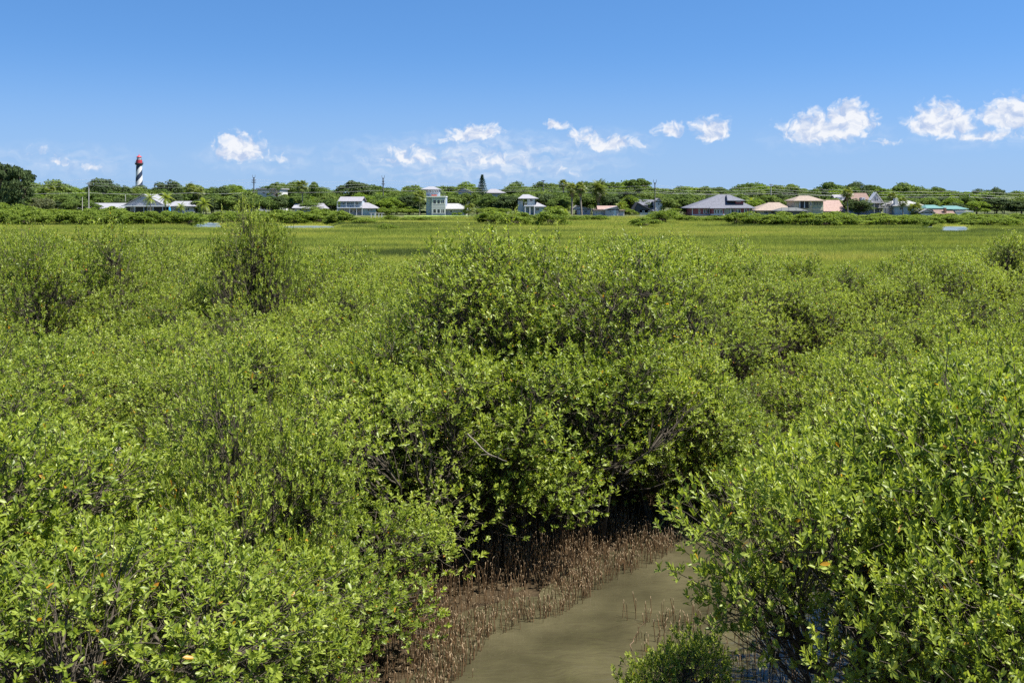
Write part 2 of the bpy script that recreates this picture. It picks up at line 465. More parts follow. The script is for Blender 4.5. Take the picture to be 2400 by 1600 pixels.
def ground_material():
    m, nt, N, L = new_mat('ground_soil')
    b = N('ShaderNodeBsdfPrincipled'); o = N('ShaderNodeOutputMaterial'); L(b.outputs[0], o.inputs[0])
    ge = N('ShaderNodeNewGeometry')

    def noise(scale, det=5):
        n = N('ShaderNodeTexNoise'); n.inputs['Scale'].default_value = scale; n.inputs['Detail'].default_value = det
        L(ge.outputs['Position'], n.inputs['Vector']); return n

    def mix(f, a, c):
        x = N('ShaderNodeMix'); x.data_type = 'RGBA'; L(f, x.inputs[0]); L(a, x.inputs[6]); L(c, x.inputs[7]); return x.outputs[2]
    n1 = noise(3.0); n2 = noise(14.0, 6); n3 = noise(0.05, 4)
    mud = ramp(N, [(0.3, (0.024, 0.017, 0.009)), (0.7, (0.06, 0.042, 0.022))]); L(n1.outputs[0], mud.inputs[0])
    sand = ramp(N, [(0.32, (0.08, 0.058, 0.038)), (0.5, (0.19, 0.15, 0.105)), (0.72, (0.32, 0.27, 0.21))]); L(n2.outputs[0], sand.inputs[0])
    marsh = ramp(N, [(0.3, (0.10, 0.11, 0.025)), (0.7, (0.20, 0.21, 0.05))]); L(n1.outputs[0], marsh.inputs[0])
    land = ramp(N, [(0.35, (0.05, 0.07, 0.022)), (0.65, (0.11, 0.12, 0.05))]); L(n3.outputs[0], land.inputs[0])
    c = mud.outputs[0]
    for nm, col in (('sand', sand), ('marsh', marsh), ('land', land)):
        a = N('ShaderNodeAttribute'); a.attribute_name = nm
        c = mix(a.outputs['Fac'], c, col.outputs[0])
    L(c, b.inputs['Base Color'])
    b.inputs['Roughness'].default_value = 0.85; b.inputs['Specular IOR Level'].default_value = 0.15
    bp = N('ShaderNodeBump'); bp.inputs['Strength'].default_value = 0.5; bp.inputs['Distance'].default_value = 0.05
    L(n2.outputs[0], bp.inputs['Height']); L(bp.outputs[0], b.inputs['Normal'])
    return m


M['ground'] = ground_material()
sand_a = (smooth((-3.2 - GX) / 2.2) * smooth((27 - GY) / 5)).ravel()
marsh_a = smooth((GY - 44) / 8).ravel()
land_a = smooth((GY - 286) / 14).ravel()
gm = mesh('ground', np.stack([GX, GY, GZ], -1), quads=gq, mats=[M['ground']], attrs={'sand': sand_a, 'marsh': marsh_a, 'land': land_a}, smooth=True)
tag(link('ground', gm), 'dark tidal mud rising to a sandy bank and far lawns', None, None, 'structure')


def water_material(name, col, rough, scale, strength):
    m, nt, N, L = new_mat(name)
    b = N('ShaderNodeBsdfPrincipled'); o = N('ShaderNodeOutputMaterial'); L(b.outputs[0], o.inputs[0])
    ge = N('ShaderNodeNewGeometry')
    mp = N('ShaderNodeMapping'); mp.inputs['Rotation'].default_value = (0, 0, 0.6); mp.inputs['Scale'].default_value = (1.0, 2.2, 1)
    L(ge.outputs['Position'], mp.inputs['Vector'])
    n = N('ShaderNodeTexNoise'); n.inputs['Scale'].default_value = scale; n.inputs['Detail'].default_value = 3; n.inputs['Distortion'].default_value = 0.8
    L(mp.outputs[0], n.inputs['Vector'])
    n2 = N('ShaderNodeTexNoise'); n2.inputs['Scale'].default_value = 0.9; n2.inputs['Detail'].default_value = 4
    L(ge.outputs['Position'], n2.inputs['Vector'])
    r = ramp(N, [(0.3, tuple(c * 0.6 for c in col)), (0.7, tuple(c * 1.35 for c in col))]); L(n2.outputs[0], r.inputs[0])
    L(r.outputs[0], b.inputs['Base Color'])
    b.inputs['Roughness'].default_value = rough; b.inputs['IOR'].default_value = 1.33; b.inputs['Specular IOR Level'].default_value = 0.5
    bp = N('ShaderNodeBump'); bp.inputs['Strength'].default_value = strength; bp.inputs['Distance'].default_value = 0.03
    L(n.outputs[0], bp.inputs['Height']); L(bp.outputs[0], b.inputs['Normal'])
    return m


M['creek'] = water_material('murky_creek_water', (0.056, 0.050, 0.027), 0.025, 2.2, 0.9)
M['pool'] = water_material('tidal_pool_water', (0.14, 0.17, 0.17), 0.28, 0.8, 1.0)
wb = MB(); wb.add([(-9, -40, 0), (40, -40, 0), (40, 64, 0), (-9, 64, 0)], q=[(0, 1, 2, 3)])
tag(wb.build('creek_water', M['creek']), 'murky olive brown tidal creek winding between the mangroves', None, None, 'structure')
for k, (a, b, d0, d1) in enumerate(POOLS):
    w = MB()
    w.add([(WX(a - 10, d0 - 4), d0 - 4, 0), (WX(b + 10, d0 - 4), d0 - 4, 0), (WX(b + 10, d1 + 4), d1 + 4, 0), (WX(a - 10, d1 + 4), d1 + 4, 0)], q=[(0, 1, 2, 3)])
    tag(w.build('pool_water', M['pool']), ['still pale tidal pool in front of the far mangrove hedge, left of the tall slim mangrove',
        'thin pale tidal pool in the marsh in front of the balcony house', 'pale tidal pool in the marsh before the green roofed house',
        'narrow sliver of tidal pool in the marsh before the white shed'][k], None, None, 'structure')

# ------------------------------------------------------------------ marsh grass (nobody could count it)


def grass_material():
    m, nt, N, L = new_mat('marsh_grass_blade')
    ge = N('ShaderNodeNewGeometry')
    mp = N('ShaderNodeMapping'); mp.inputs['Scale'].default_value = (0.018, 0.085, 0.0); L(ge.outputs['Position'], mp.inputs['Vector'])
    n = N('ShaderNodeTexNoise'); n.inputs['Scale'].default_value = 1.0; n.inputs['Detail'].default_value = 5; n.inputs['Roughness'].default_value = 0.6
    L(mp.outputs[0], n.inputs['Vector'])
    at = N('ShaderNodeAttribute'); at.attribute_name = 'tint'
    a = N('ShaderNodeMath'); a.operation = 'MULTIPLY_ADD'; a.inputs[1].default_value = 0.30; L(at.outputs['Fac'], a.inputs[0])
    k = N('ShaderNodeMath'); k.operation = 'MULTIPLY_ADD'; k.inputs[1].default_value = 4.2; k.inputs[2].default_value = -1.7; L(n.outputs[0], k.inputs[0]); L(k.outputs[0], a.inputs[2])
    r = ramp(N, [(0.0, (0.085, 0.115, 0.026)), (0.35, (0.225, 0.28, 0.043)), (0.7, (0.34, 0.385, 0.056)), (1.0, (0.43, 0.42, 0.085))])
    L(a.outputs[0], r.inputs[0])
    b = N('ShaderNodeBsdfPrincipled'); L(r.outputs[0], b.inputs['Base Color']); b.inputs['Roughness'].default_value = 0.55; b.inputs['Specular IOR Level'].default_value = 0.25
    t = N('ShaderNodeBsdfTranslucent'); L(r.outputs[0], t.inputs['Color'])
    mx = N('ShaderNodeMixShader'); mx.inputs[0].default_value = 0.45; L(b.outputs[0], mx.inputs[1]); L(t.outputs[0], mx.inputs[2])
    o = N('ShaderNodeOutputMaterial'); L(mx.outputs[0], o.inputs[0])
    return m


M['grass'] = grass_material()


def blades(rng, n, rad, h0, h1, w, lean, mat, name, droop=0.0):
    a = rng.uniform(0, 2 * np.pi, n); r = rad * np.sqrt(rng.uniform(0, 1, n))
    base = np.stack([r * np.cos(a), r * np.sin(a), np.zeros(n)], -1)
    h = rng.uniform(h0, h1, n)
    la = rng.uniform(0, 2 * np.pi, n); ll = np.abs(rng.normal(0, lean, n))
    d = np.stack([np.cos(la) * ll, np.sin(la) * ll, np.ones(n)], -1); d /= np.linalg.norm(d, axis=1)[:, None]
    wa = rng.uniform(0, np.pi, n); wv = np.stack([np.cos(wa), np.sin(wa), np.zeros(n)], -1) * (w * rng.uniform(.7, 1.3, n))[:, None] / 2
    mid = base + d * (h * 0.55)[:, None]
    tip = base + d * h[:, None] + np.stack([np.cos(la), np.sin(la), -0.6 * np.ones(n)], -1) * (h * (ll * 0.5 + droop))[:, None]
    V = np.stack([base - wv, base + wv, mid - wv * .85, mid + wv * .85, tip], 1).reshape(-1, 3)
    i = np.arange(n)[:, None] * 5
    Q = i + np.array([[0, 1, 3, 2]]); T = i + np.array([[2, 3, 4]])
    tint = np.repeat(rng.uniform(0, 1, n), 5)
    return mesh(name, V, T, Q, [mat], attrs={'tint': tint})


def scatter_object(name, pts, scl, rot, meshes, label, cat):
    """One object of kind stuff: a cloud of points, each carrying a tuft."""
    hid = bpy.data.collections.new(name + '_tufts')
    for i, me in enumerate(meshes):
        hid.objects.link(bpy.data.objects.new('tuft_%02d' % i, me))
    pm = bpy.data.meshes.new(name)
    pm.vertices.add(len(pts)); pm.vertices.foreach_set('co', np.asarray(pts, np.float32).ravel())
    a = pm.attributes.new('scl', 'FLOAT_VECTOR', 'POINT'); a.data.foreach_set('vector', np.asarray(scl, np.float32).ravel())
    a = pm.attributes.new('rot', 'FLOAT_VECTOR', 'POINT'); a.data.foreach_set('vector', np.asarray(rot, np.float32).ravel())
    o = link(name, pm)
    ng = bpy.data.node_groups.new(name + '_scatter', 'GeometryNodeTree')
    ng.interface.new_socket('Geometry', in_out='INPUT', socket_type='NodeSocketGeometry')
    ng.interface.new_socket('Geometry', in_out='OUTPUT', socket_type='NodeSocketGeometry')
    N = ng.nodes.new; L = ng.links.new
    gi = N('NodeGroupInput'); go = N('NodeGroupOutput')
    mp = N('GeometryNodeMeshToPoints'); L(gi.outputs[0], mp.inputs[0])
    ci = N('GeometryNodeCollectionInfo'); ci.inputs['Collection'].default_value = hid
    ci.inputs['Separate Children'].default_value = True; ci.inputs['Reset Children'].default_value = True
    ip = N('GeometryNodeInstanceOnPoints'); ip.inputs['Pick Instance'].default_value = True
    L(mp.outputs[0], ip.inputs['Points']); L(ci.outputs[0], ip.inputs['Instance'])
    at = N('GeometryNodeInputNamedAttribute'); at.data_type = 'FLOAT_VECTOR'; at.inputs[0].default_value = 'scl'; L(at.outputs[0], ip.inputs['Scale'])
    ar = N('GeometryNodeInputNamedAttribute'); ar.data_type = 'FLOAT_VECTOR'; ar.inputs[0].default_value = 'rot'
    er = N('FunctionNodeEulerToRotation'); L(ar.outputs[0], er.inputs[0]); L(er.outputs[0], ip.inputs['Rotation'])
    rv = N('FunctionNodeRandomValue'); rv.data_type = 'INT'
    rv.inputs['Min'].default_value = 0; rv.inputs['Max'].default_value = len(meshes) - 1 if False else 9999
    for s_ in rv.inputs:
        if s_.name == 'Max' and s_.type == 'INT': s_.default_value = len(meshes) - 1
        if s_.name == 'Min' and s_.type == 'INT': s_.default_value = 0
    for s_ in rv.outputs:
        if s_.type == 'INT': L(s_, ip.inputs['Instance Index'])
    L(ip.outputs[0], go.inputs[0])
    md = o.modifiers.new('scatter', 'NODES'); md.node_group = ng
    tag(o, label, cat, None, 'stuff')
    return o


def build_marsh():
    rng = np.random.default_rng(5)
    P = []
    for (d0, d1, dens) in ((50, 80, 1.6), (80, 135, 3.4), (135, 200, 2.2), (200, 262, 1.6), (262, 300, 0.8)):
        n = int(0.57 * (d1 * d1 - d0 * d0) * dens)
        D = np.sqrt(rng.uniform(d0 * d0, d1 * d1, n)); u = rng.uniform(-0.57, 0.57, n)
        P.append(np.stack([u * D, D], -1))
    P = np.concatenate(P)
    X, Y = P[:, 0], P[:, 1]
    keep = (pool_f(X, Y) > 0.06) & (creek_f(X, Y) > 0.2)
    X, Y = X[keep], Y[keep]
    z = ground_z(X, Y) - 0.03
    px = 1200 + F * X / Y
    h = 0.85 + 0.22 * vnoise(X * 0.35, Y, 0.13, 2) + rng.normal(0, 0.07, len(X))
    # a belt of taller rush in front of the pools at the right edge and a low one mid-marsh
    h = h + 0.35 * smooth((px - 2000) / 160) * np.exp(-((Y - 122 - 0.02 * (px - 2000)) / 9.0) ** 2)
    h = h + 0.22 * np.exp(-((Y - 150) / 7.0) ** 2) * smooth((px - 1000) / 200) * smooth((1750 - px) / 200)
    # the grass thins and shortens round the pools so that their water shows
    pf = pool_f(X, Y)
    h = h * (0.45 + 0.55 * smooth((pf - 0.06) / 0.3))
    sx = rng.uniform(0.85, 1.3, len(X)) * (1 + 0.25 * smooth((Y - 150) / 60))
    ms = [blades(np.random.default_rng(40 + k), 46, 0.52, 0.55, 1.15, 0.022, 0.16, M['grass'], 'tuft') for k in range(6)]
    scatter_object('marsh_grass', np.stack([X, Y, z], -1), np.stack([sx, sx, np.clip(h, 0.2, 1.6)], -1),
                   np.stack([np.zeros(len(X)), np.zeros(len(X)), rng.uniform(0, 6.28, len(X))], -1), ms,
                   'wide yellow green salt marsh grass between mangroves and houses', 'marsh grass')


build_marsh()

# ------------------------------------------------------------------ mangroves
def unit(v):
    return v / (np.linalg.norm(v, axis=-1, keepdims=True) + 1e-9)


def leaves_on_shoots(rng, pos, ax, length, nleaf, lf, wid=0.36):
    """Opposite pairs of elliptic leaves along each shoot. Returns verts, tris, tint."""
    n = len(pos)
    ref = unit(rng.normal(size=(n, 3)))
    u = unit(np.cross(ax, ref)); v = np.cross(ax, u)
    VV, tints = [], []
    ph0 = rng.uniform(0, 2 * np.pi, n)
    shade = rng.uniform(0, 1, n)
    for k in range(nleaf):
        pair = k // 2
        t = (pair + 1) / (nleaf / 2)
        phi = ph0 + (k % 2) * np.pi + pair * (np.pi / 2) + rng.normal(0, 0.25, n)
        p = u * np.cos(phi)[:, None] + v * np.sin(phi)[:, None]
        th = np.radians(58 - 34 * t + rng.normal(0, 13, n))
        d = ax * np.cos(th)[:, None] + p * np.sin(th)[:, None]
        d[:, 2] -= 0.12
        d = unit(d)
        nr = ax * np.sin(th)[:, None] - p * np.cos(th)[:, None]
        nr = unit(nr + 0.3 * rng.normal(size=(n, 3)))
        w = unit(np.cross(nr, d)); nr = np.cross(d, w)
        L = lf * rng.uniform(0.7, 1.15, n) * (0.72 + 0.5 * np.sin(np.pi * min(1, t * 0.8 + 0.15)))
        W = L * wid * rng.uniform(0.42, 0.56, n)
        b = pos + ax * (length * (0.15 + 0.85 * t))[:, None]
        Lc, Wc = L[:, None], W[:, None]
        fold = 0.35 * Wc * nr
        curl = nr * (L * rng.uniform(-0.05, 0.16, n))[:, None]
        quadv = [b, b + d * Lc * .32 - w * Wc * .85 + fold, b + d * Lc * .70 - w * Wc + fold - curl * .4, b + d * Lc - curl,
                 b + d * Lc * .70 + w * Wc + fold - curl * .4, b + d * Lc * .32 + w * Wc * .85 + fold, b + d * Lc * .55 - curl * .15]
        VV.append(np.stack(quadv, 1))
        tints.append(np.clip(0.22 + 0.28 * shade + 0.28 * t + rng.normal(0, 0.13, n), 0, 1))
    V = np.stack(VV, 1).reshape(-1, 7, 3)
    tint = np.stack(tints, 1).reshape(-1)
    m = len(V)
    base = np.arange(m)[:, None, None] * 7
    T = (base + np.array([[6, 1, 0], [6, 2, 1], [6, 3, 2], [6, 4, 3], [6, 5, 4], [6, 0, 5]])[None]).reshape(-1, 3)
    old = rng.uniform(0, 1, m) > 0.9945
    return V.reshape(-1, 3), T, np.repeat(tint, 7), np.repeat(old, 6)


def curve(p0, p1, rng, n=4, bend=0.12, sag=0.0):
    t = np.linspace(0, 1, n)[:, None]
    d = p1 - p0
    off = rng.normal(size=3) * np.linalg.norm(d) * bend
    off[2] += sag * np.linalg.norm(d)
    return p0 + d * t + off * (4 * t * (1 - t))


def gen_mangrove(seed, R, H, zc0, nl, nsh, lf=0.070, stems=4, sprouts=10, ecc=0.8, lobe=0.6):
    rng = np.random.default_rng(seed)
    # crown: lobes of foliage set on a dome and some below it
    a = rng.uniform(0, 2 * np.pi, nl); rr = np.sqrt((np.arange(nl) + rng.uniform(0.2, 0.8, nl)) / nl)
    rng.shuffle(rr)
    r = R * 0.86 * rr
    top = zc0 + (H - zc0) * np.clip(1 - (r / (R * 1.05)) ** 3, 0.02, 1) ** 0.45 * rng.uniform(ecc, 1.0, nl)
    low = rng.uniform(0, 1, nl) < 0.40
    r = np.where(low & (r < R * 0.5), R * rng.uniform(0.55, 0.85, nl), r)
    lr = lobe * rng.uniform(0.7, 1.25, nl) * (R / 1.75)
    cz = np.where(low, zc0 + (top - zc0) * rng.uniform(0.05, 0.6, nl), top - lr * 0.75)
    cz = np.maximum(cz, zc0)
    C = np.stack([r * np.cos(a), r * np.sin(a), cz], -1)
    polys = []
    # stems
    forks = []
    for s in range(stems):
        aa = 2 * np.pi * s / stems + rng.uniform(-.5, .5)
        q = np.array([np.cos(aa) * R * rng.uniform(.25, .5), np.sin(aa) * R * rng.uniform(.25, .5), zc0 + (H - zc0) * rng.uniform(.45, .7)])
        p0 = np.array([np.cos(aa) * 0.12, np.sin(aa) * 0.12, -0.15])
        c = curve(p0, q, rng, 7, 0.10)
        polys.append((c, np.linspace(0.046, 0.02, 7) * rng.uniform(.8, 1.25)))
        forks.append(c)
    limb_pts = []
    for i in range(nl):
        best = min(forks, key=lambda c: np.linalg.norm(c[3] - C[i] * np.array([1, 1, .6])))
        k = int(np.clip(np.argmin(np.abs(best[:, 2] - C[i, 2] * 0.55)), 2, 5))
        c = curve(best[k], C[i], rng, 5, 0.12, -0.06)
        polys.append((c, np.linspace(0.024, 0.010, 5)))
        limb_pts.append(c)
    # shoots
    wts = lr ** 2; cnt = np.maximum(6, (nsh * wts / wts.sum()).astype(int))
    pos, ax, ln, par = [], [], [], []
    for i in range(nl):
        n = cnt[i]
        rad = np.array([np.cos(a[i]), np.sin(a[i]), 0]) * (r[i] / R) * 0.7
        d = unit(rng.normal(size=(n, 3)) + np.array([0, 0, 0.55]) + rad)
        rr_ = rng.uniform(0.15, 1.3, n) ** 0.6
        p = C[i] + d * (lr[i] * rr_)[:, None] * np.array([1.15, 1.15, 0.8])
        pos.append(p); ax.append(unit(0.65 * d + np.array([0, 0, 0.75]) + 0.35 * rng.normal(size=(n, 3))))
        ln.append(rng.uniform(0.07, 0.2, n)); par.append(np.full(n, i))
    pos = np.concatenate(pos); ax = np.concatenate(ax); ln = np.concatenate(ln); par = np.concatenate(par)
    ok = pos[:, 2] > 0.12
    pos, ax, ln, par = pos[ok], ax[ok], ln[ok], par[ok]
    tw = rng.permutation(len(pos))[:int(len(pos) * 0.55)]
    for j in tw:
        c0 = limb_pts[par[j]][rng.integers(2, 5)]
        polys.append(
            (curve(c0, pos[j] + ax[j] * ln[j] * .8, rng, 4, 0.1), np.array([.0065, .0055, .0045, .003])))
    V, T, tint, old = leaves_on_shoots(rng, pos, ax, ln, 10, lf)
    # upright sprouts standing out of the crown
    if sprouts:
        top_i = np.argsort(-pos[:, 2])[:max(sprouts * 6, 20)]
        sel = rng.choice(top_i, sprouts, replace=False)
        sa = unit(np.stack([rng.normal(0, .25, sprouts), rng.normal(0, .25, sprouts), np.ones(sprouts)], -1))
        sl = rng.uniform(0.25, 0.55, sprouts) * (H / 4) ** 0.5
        for j in range(sprouts):
            polys.append((np.stack([pos[sel[j]] - sa[j] * .1, pos[sel[j]] + sa[j] * sl[j] * .5, pos[sel[j]] + sa[j] * sl[j]]), [.006, .005, .003]))
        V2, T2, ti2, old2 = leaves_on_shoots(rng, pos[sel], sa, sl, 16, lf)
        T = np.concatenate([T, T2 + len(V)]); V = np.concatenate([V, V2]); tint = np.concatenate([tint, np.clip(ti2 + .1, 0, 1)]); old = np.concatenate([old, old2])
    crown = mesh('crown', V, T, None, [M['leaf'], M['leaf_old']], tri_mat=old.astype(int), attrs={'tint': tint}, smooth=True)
    big = [p for p in polys if len(p[0]) > 4]; small = [p for p in polys if len(p[0]) <= 4]
    v1, q1 = tubes(big, 6); v2, q2 = tubes(small, 3)
    trunk = mesh('trunk', np.concatenate([v1, v2]), None, np.concatenate([q1, q2 + len(v1)]), [M['bark']], smooth=True)
    return dict(H=H, R=R, crown=crown, trunk=trunk)


DOME = [gen_mangrove(100 + k, 1.75, 4.0, 0.6, 36, 2150, sprouts=14, ecc=0.7) for k in range(5)]
LOW = [gen_mangrove(200 + k, 1.6, 2.5, 0.30, 28, 1650, sprouts=8, stems=5) for k in range(4)]
TALL = [gen_mangrove(300 + k, 1.9, 5.3, 0.9, 46, 2900, sprouts=18) for k in range(3)]

BIG = [gen_mangrove(470 + k, 1.7, 3.5, 1.75, 26, 1750, lf=0.073, sprouts=8, stems=4) for k in range(3)]
BIGLOW = [gen_mangrove(480 + k, 1.5, 2.4, 0.3, 22, 1350, lf=0.073, sprouts=4, stems=5) for k in range(2)]
OVER = [gen_mangrove(460 + k, 1.5, 3.4, 0.85, 30, 1900, sprouts=8, stems=4) for k in range(2)]
SKIRT = [gen_mangrove(450 + k, 1.5, 3.2, 1.0, 24, 1400, sprouts=4, stems=4) for k in range(2)]


def place_mangrove(v, x, y, top, rng, label, group=None, name='mangrove_tree', wide=1.0, sink=0.0):
    gz = float(ground_z(x, y))
    s = (top - gz) / v['H']
    root = empty(name, (x, y, gz - 0.05 - sink), rng.uniform(0, 6.28))
    sx = wide * rng.uniform(0.92, 1.1) * (0.55 + 0.45 * s)
    root.scale = (sx, sx, s)
    tag(root, label, 'mangrove', group)
    link('trunk', v['trunk'], root)
    link('crown', v['crown'], root)
    return root


LAND = [(326, 'the striped lighthouse'), (360, 'the white gabled house'), (590, 'the tall slim mangrove'), (815, 'the balcony house'),
        (1030, 'the blue tower house'), (1235, 'the teal porch house'), (1430, 'the pale cottage'), (1690, 'the red house'),
        (1895, 'the tan house'), (2050, 'the white A-frame'), (2230, 'the green roofed house')]


def landmark(px):
    return min(LAND, key=lambda t: abs(t[0] - px))[1]


def far_edge_row(px):
    return np.interp(px, [0, 100, 180, 230, 300, 420, 520, 700, 900, 975, 1100, 1450, 1700, 1800, 1900, 2060, 2150, 2300, 2400],
                     [552, 548, 560, 552, 566, 582, 585, 585, 603, 612, 600, 575, 575, 590, 614, 622, 606, 594, 585])


def canopy_top(x, y):
    px = 1200 + F * x / y
    left = np.interp(y, [7, 9, 11, 15, 20, 26, 33, 38], [2.75, 3.15, 3.5, 3.55, 3.3, 3.35, 3.75, 4.0])
    right = np.interp(y, [7, 9, 12, 15, 20, 26, 32, 38], [3.3, 3.6, 3.0, 2.6, 2.45, 2.7, 3.0, 3.3])
    t = float(smooth((px - 800) / 500))
    z = left * (1 - t) + right * t
    zf = EYE - (far_edge_row(px) - HY) * 42 / F
    u = float(smooth((y - 28) / 12))
    return z * (1 - u) + zf * u


def forest():
    rng = np.random.default_rng(77)
    placed = []
    # trees the eye can single out: column, distance, top row, variant, label
    special = [
        (583, 28.0, 470, DOME[4], 0.56, 'tall slim mangrove standing clear of the canopy against the far hedge'),
        (622, 28.9, 500, DOME[0], 0.5, 'shorter slim mangrove close behind the tall slim one'),
        (232, 29.5, 522, DOME[1], 0.9, 'bushy mangrove rising above the canopy below the white gabled house'),
        (50, 26.0, 540, DOME[3], 0.85, 'bushy mangrove rising at the far-left edge of the canopy'),
        (1165, 19.3, 532, TALL[0], 1.0, 'big central mangrove with long shoots reaching above the marsh'),
        (1385, 19.5, 526, TALL[1], 1.0, 'big mangrove at the head of the pool, right half of the central clump'),
        (1285, 21.8, 535, TALL[2], 1.0, 'tall mangrove behind the two big central ones'),
        (1500, 22.2, 565, TALL[0], 1.0, 'tall mangrove on the right shoulder of the central clump'),
        (1060, 21.0, 600, TALL[2], 0.95, 'mangrove on the left shoulder of the central clump'),
        (1600, 19.3, 790, DOME[1], 0.9, 'rounded mangrove overhanging the bend of the creek'),
        (955, 17.2, 740, DOME[3], 1.0, 'broad mangrove left of the central clump'),
        (590, 11.8, 800, DOME[2], 0.66, 'mangrove with a dark leaning stem on the sandy bank'),
        (2060, 9.7, 1000, BIG[0], 0.84, 'bright leafed mangrove hanging over the creek at the lower right'),
        (2240, 8.9, 1110, BIG[1], 0.80, 'mangrove with yellowing leaves at the lower right edge of the water'),
        (2400, 9.6, 850, BIG[2], 0.95, 'tall large leafed mangrove at the right edge'),
        (2170, 11.6, 920, BIG[1], 0.95, 'mangrove behind the bright ones at the lower right'),
        (2420, 8.1, 1170, BIG[0], 0.8, 'large leafed mangrove at the lower right corner'),
        (1620, 11.2, 1475, BIGLOW[0], 0.62, 'small leafy sapling at the edge of the open water'),
        (610, 11.5, 1260, LOW[0], 0.95, 'low mangrove leaning out over the aerial roots'),
        (590, 10.2, 1390, BIGLOW[1], 0.66, 'low mangrove beside the grass clump on the near bank'),
        (775, 13.7, 1110, LOW[2], 1.0, 'mangrove dipping its branches to the aerial root bed'),
        (1010, 17.0, 930, SKIRT[0], 1.0, 'mangrove at the left front of the central clump over the dark hollow'),
        (1150, 18.6, 800, SKIRT[1], 0.95, 'leafy mangrove hanging over the shaded water, left of the dark hollow'),
        (1300, 19.0, 780, SKIRT[0], 0.95, 'leafy mangrove hanging over the shaded water below the central clump'),
        (1440, 19.4, 780, SKIRT[1], 0.95, 'leafy mangrove hanging over the shaded water, right of the dark hollow'),
        (1640, 18.9, 900, SKIRT[0], 0.9, 'mangrove at the right front of the central clump by the creek bend'),
        (880, 15.4, 850, OVER[0], 1.0, 'sunlit mangrove left of the creek head with leaves over the shaded mud'),
        (1045, 16.6, 800, OVER[1], 1.0, 'sunlit mangrove crown reaching out left of centre over the shaded mud'),
        (1220, 17.2, 780, OVER[0], 1.0, 'sunlit mangrove crown reaching out over the middle of the shaded mud'),
        (1395, 17.8, 780, OVER[1], 1.0, 'sunlit mangrove crown reaching out over the right of the shaded mud'),
        (1550, 18.5, 810, OVER[0], 0.9, 'sunlit mangrove crown at the right end of the shaded mud'),
        (500, 10.8, 1100, LOW[3], 0.62, 'low leafy mangrove in front of the leaning stems on the sandy bank'),
        (1680, 22.9, 890, LOW[1], 0.9, 'low mangrove closing the creek behind the bend'),
        (1760, 19.6, 980, LOW[3], 0.9, 'low mangrove on the far bank opposite the creek bend'),
    ]
    for (px, D, row, v, w, lab) in special:
        x = WX(px, D)
        place_mangrove(v, x, D, WZ(row, D), rng, lab, wide=w)
        placed.append((x, D, 1.25 * w))
    cand = []
    for _ in range(26000):
        D = math.sqrt(rng.uniform(8.2 ** 2, 47.0 ** 2)); u = rng.uniform(-0.60, 0.60)
        cand.append((u * D, D))
    for (x, D) in cand:
        px = 1200 + F * x / D
        f = float(creek_f(x, D))
        if f < 0.75: continue
        if 300 < px < 700 and D < 10.2: continue
        if px >= 560 and px < 1400 and D < 13.0: continue
        # the sandy opening on the left bank
        if (x + 6.8) ** 2 / 1.1 + (D - 16.6) ** 2 / 4.5 < 1: continue
        # open water and root bed in front of the central clump
        if -1.6 < x < 3.6 and 12.0 < D < 19.2: continue
        if D > far_limit(px): continue
        sp = 1.45 if D < 22 else 1.75
        if any((x - a) ** 2 + (D - b) ** 2 < (max(sp, c * 1.15)) ** 2 if c else False for (a, b, c) in placed): continue
        top = canopy_top(x, D) + rng.normal(0, 0.22)
        if D > 27: top += 0.2
        if 10.0 < D < 19.2 and abs(px - 265) < 25 + 1.1 * F / D:
            top = min(top, EYE - 700.0 / F * D)      # the bank opens here and shows its sand and rock
            if top - float(ground_z(x, D)) < 0.6: continue
        edge = f < 2.2
        gz = float(ground_z(x, D)); h = top - gz
        if edge and D < 26: h *= 0.9; top = gz + h
        v = (LOW if h < 2.75 else DOME)[rng.integers(0, 4)]
        if D < 10.0: v = (BIGLOW if h < 2.6 else BIG)[rng.integers(0, 2)]
        band = 'in the front of the canopy' if D < 14 else ('in the middle of the canopy' if D < 28 else 'along the marsh edge of the canopy')
        lm = landmark(px)
        lab = 'dense leafy mangrove %s, below %s' % (band, lm)
        place_mangrove(v, x, D, top, rng, lab, 'mangroves %s below %s' % (band, lm))
        placed.append((x, D, 1.0))
    return placed


def far_limit(px):
    return float(np.interp(px, [0, 400, 900, 1000, 1400, 1700, 1850, 2050, 2200, 2400], [46, 44, 43, 40, 44, 46, 43, 42, 44, 46]))


PLACED = forest()
print('mangroves', len(PLACED))

# ------------------------------------------------------------------ aerial roots


def root_mesh(seed):
    rng = np.random.default_rng(seed)
    n = 4
    pts = np.zeros((n, 3)); pts[:, 2] = np.array([-0.06, 0.5, 0.93, 1.0])
    pts[1:, 0] += np.cumsum(rng.normal(0, 0.05, n - 1)); pts[1:, 1] += np.cumsum(rng.normal(0, 0.05, n - 1))
    v, q = tubes([(pts, [0.024, 0.022, 0.02, 0.010])], 4)
    t = [[len(v) - 4, len(v) - 3, len(v) - 2], [len(v) - 4, len(v) - 2, len(v) - 1]]
    qm = np.zeros(len(q), int); qm[-4:] = 1
    return v, q, qm, np.array(t)


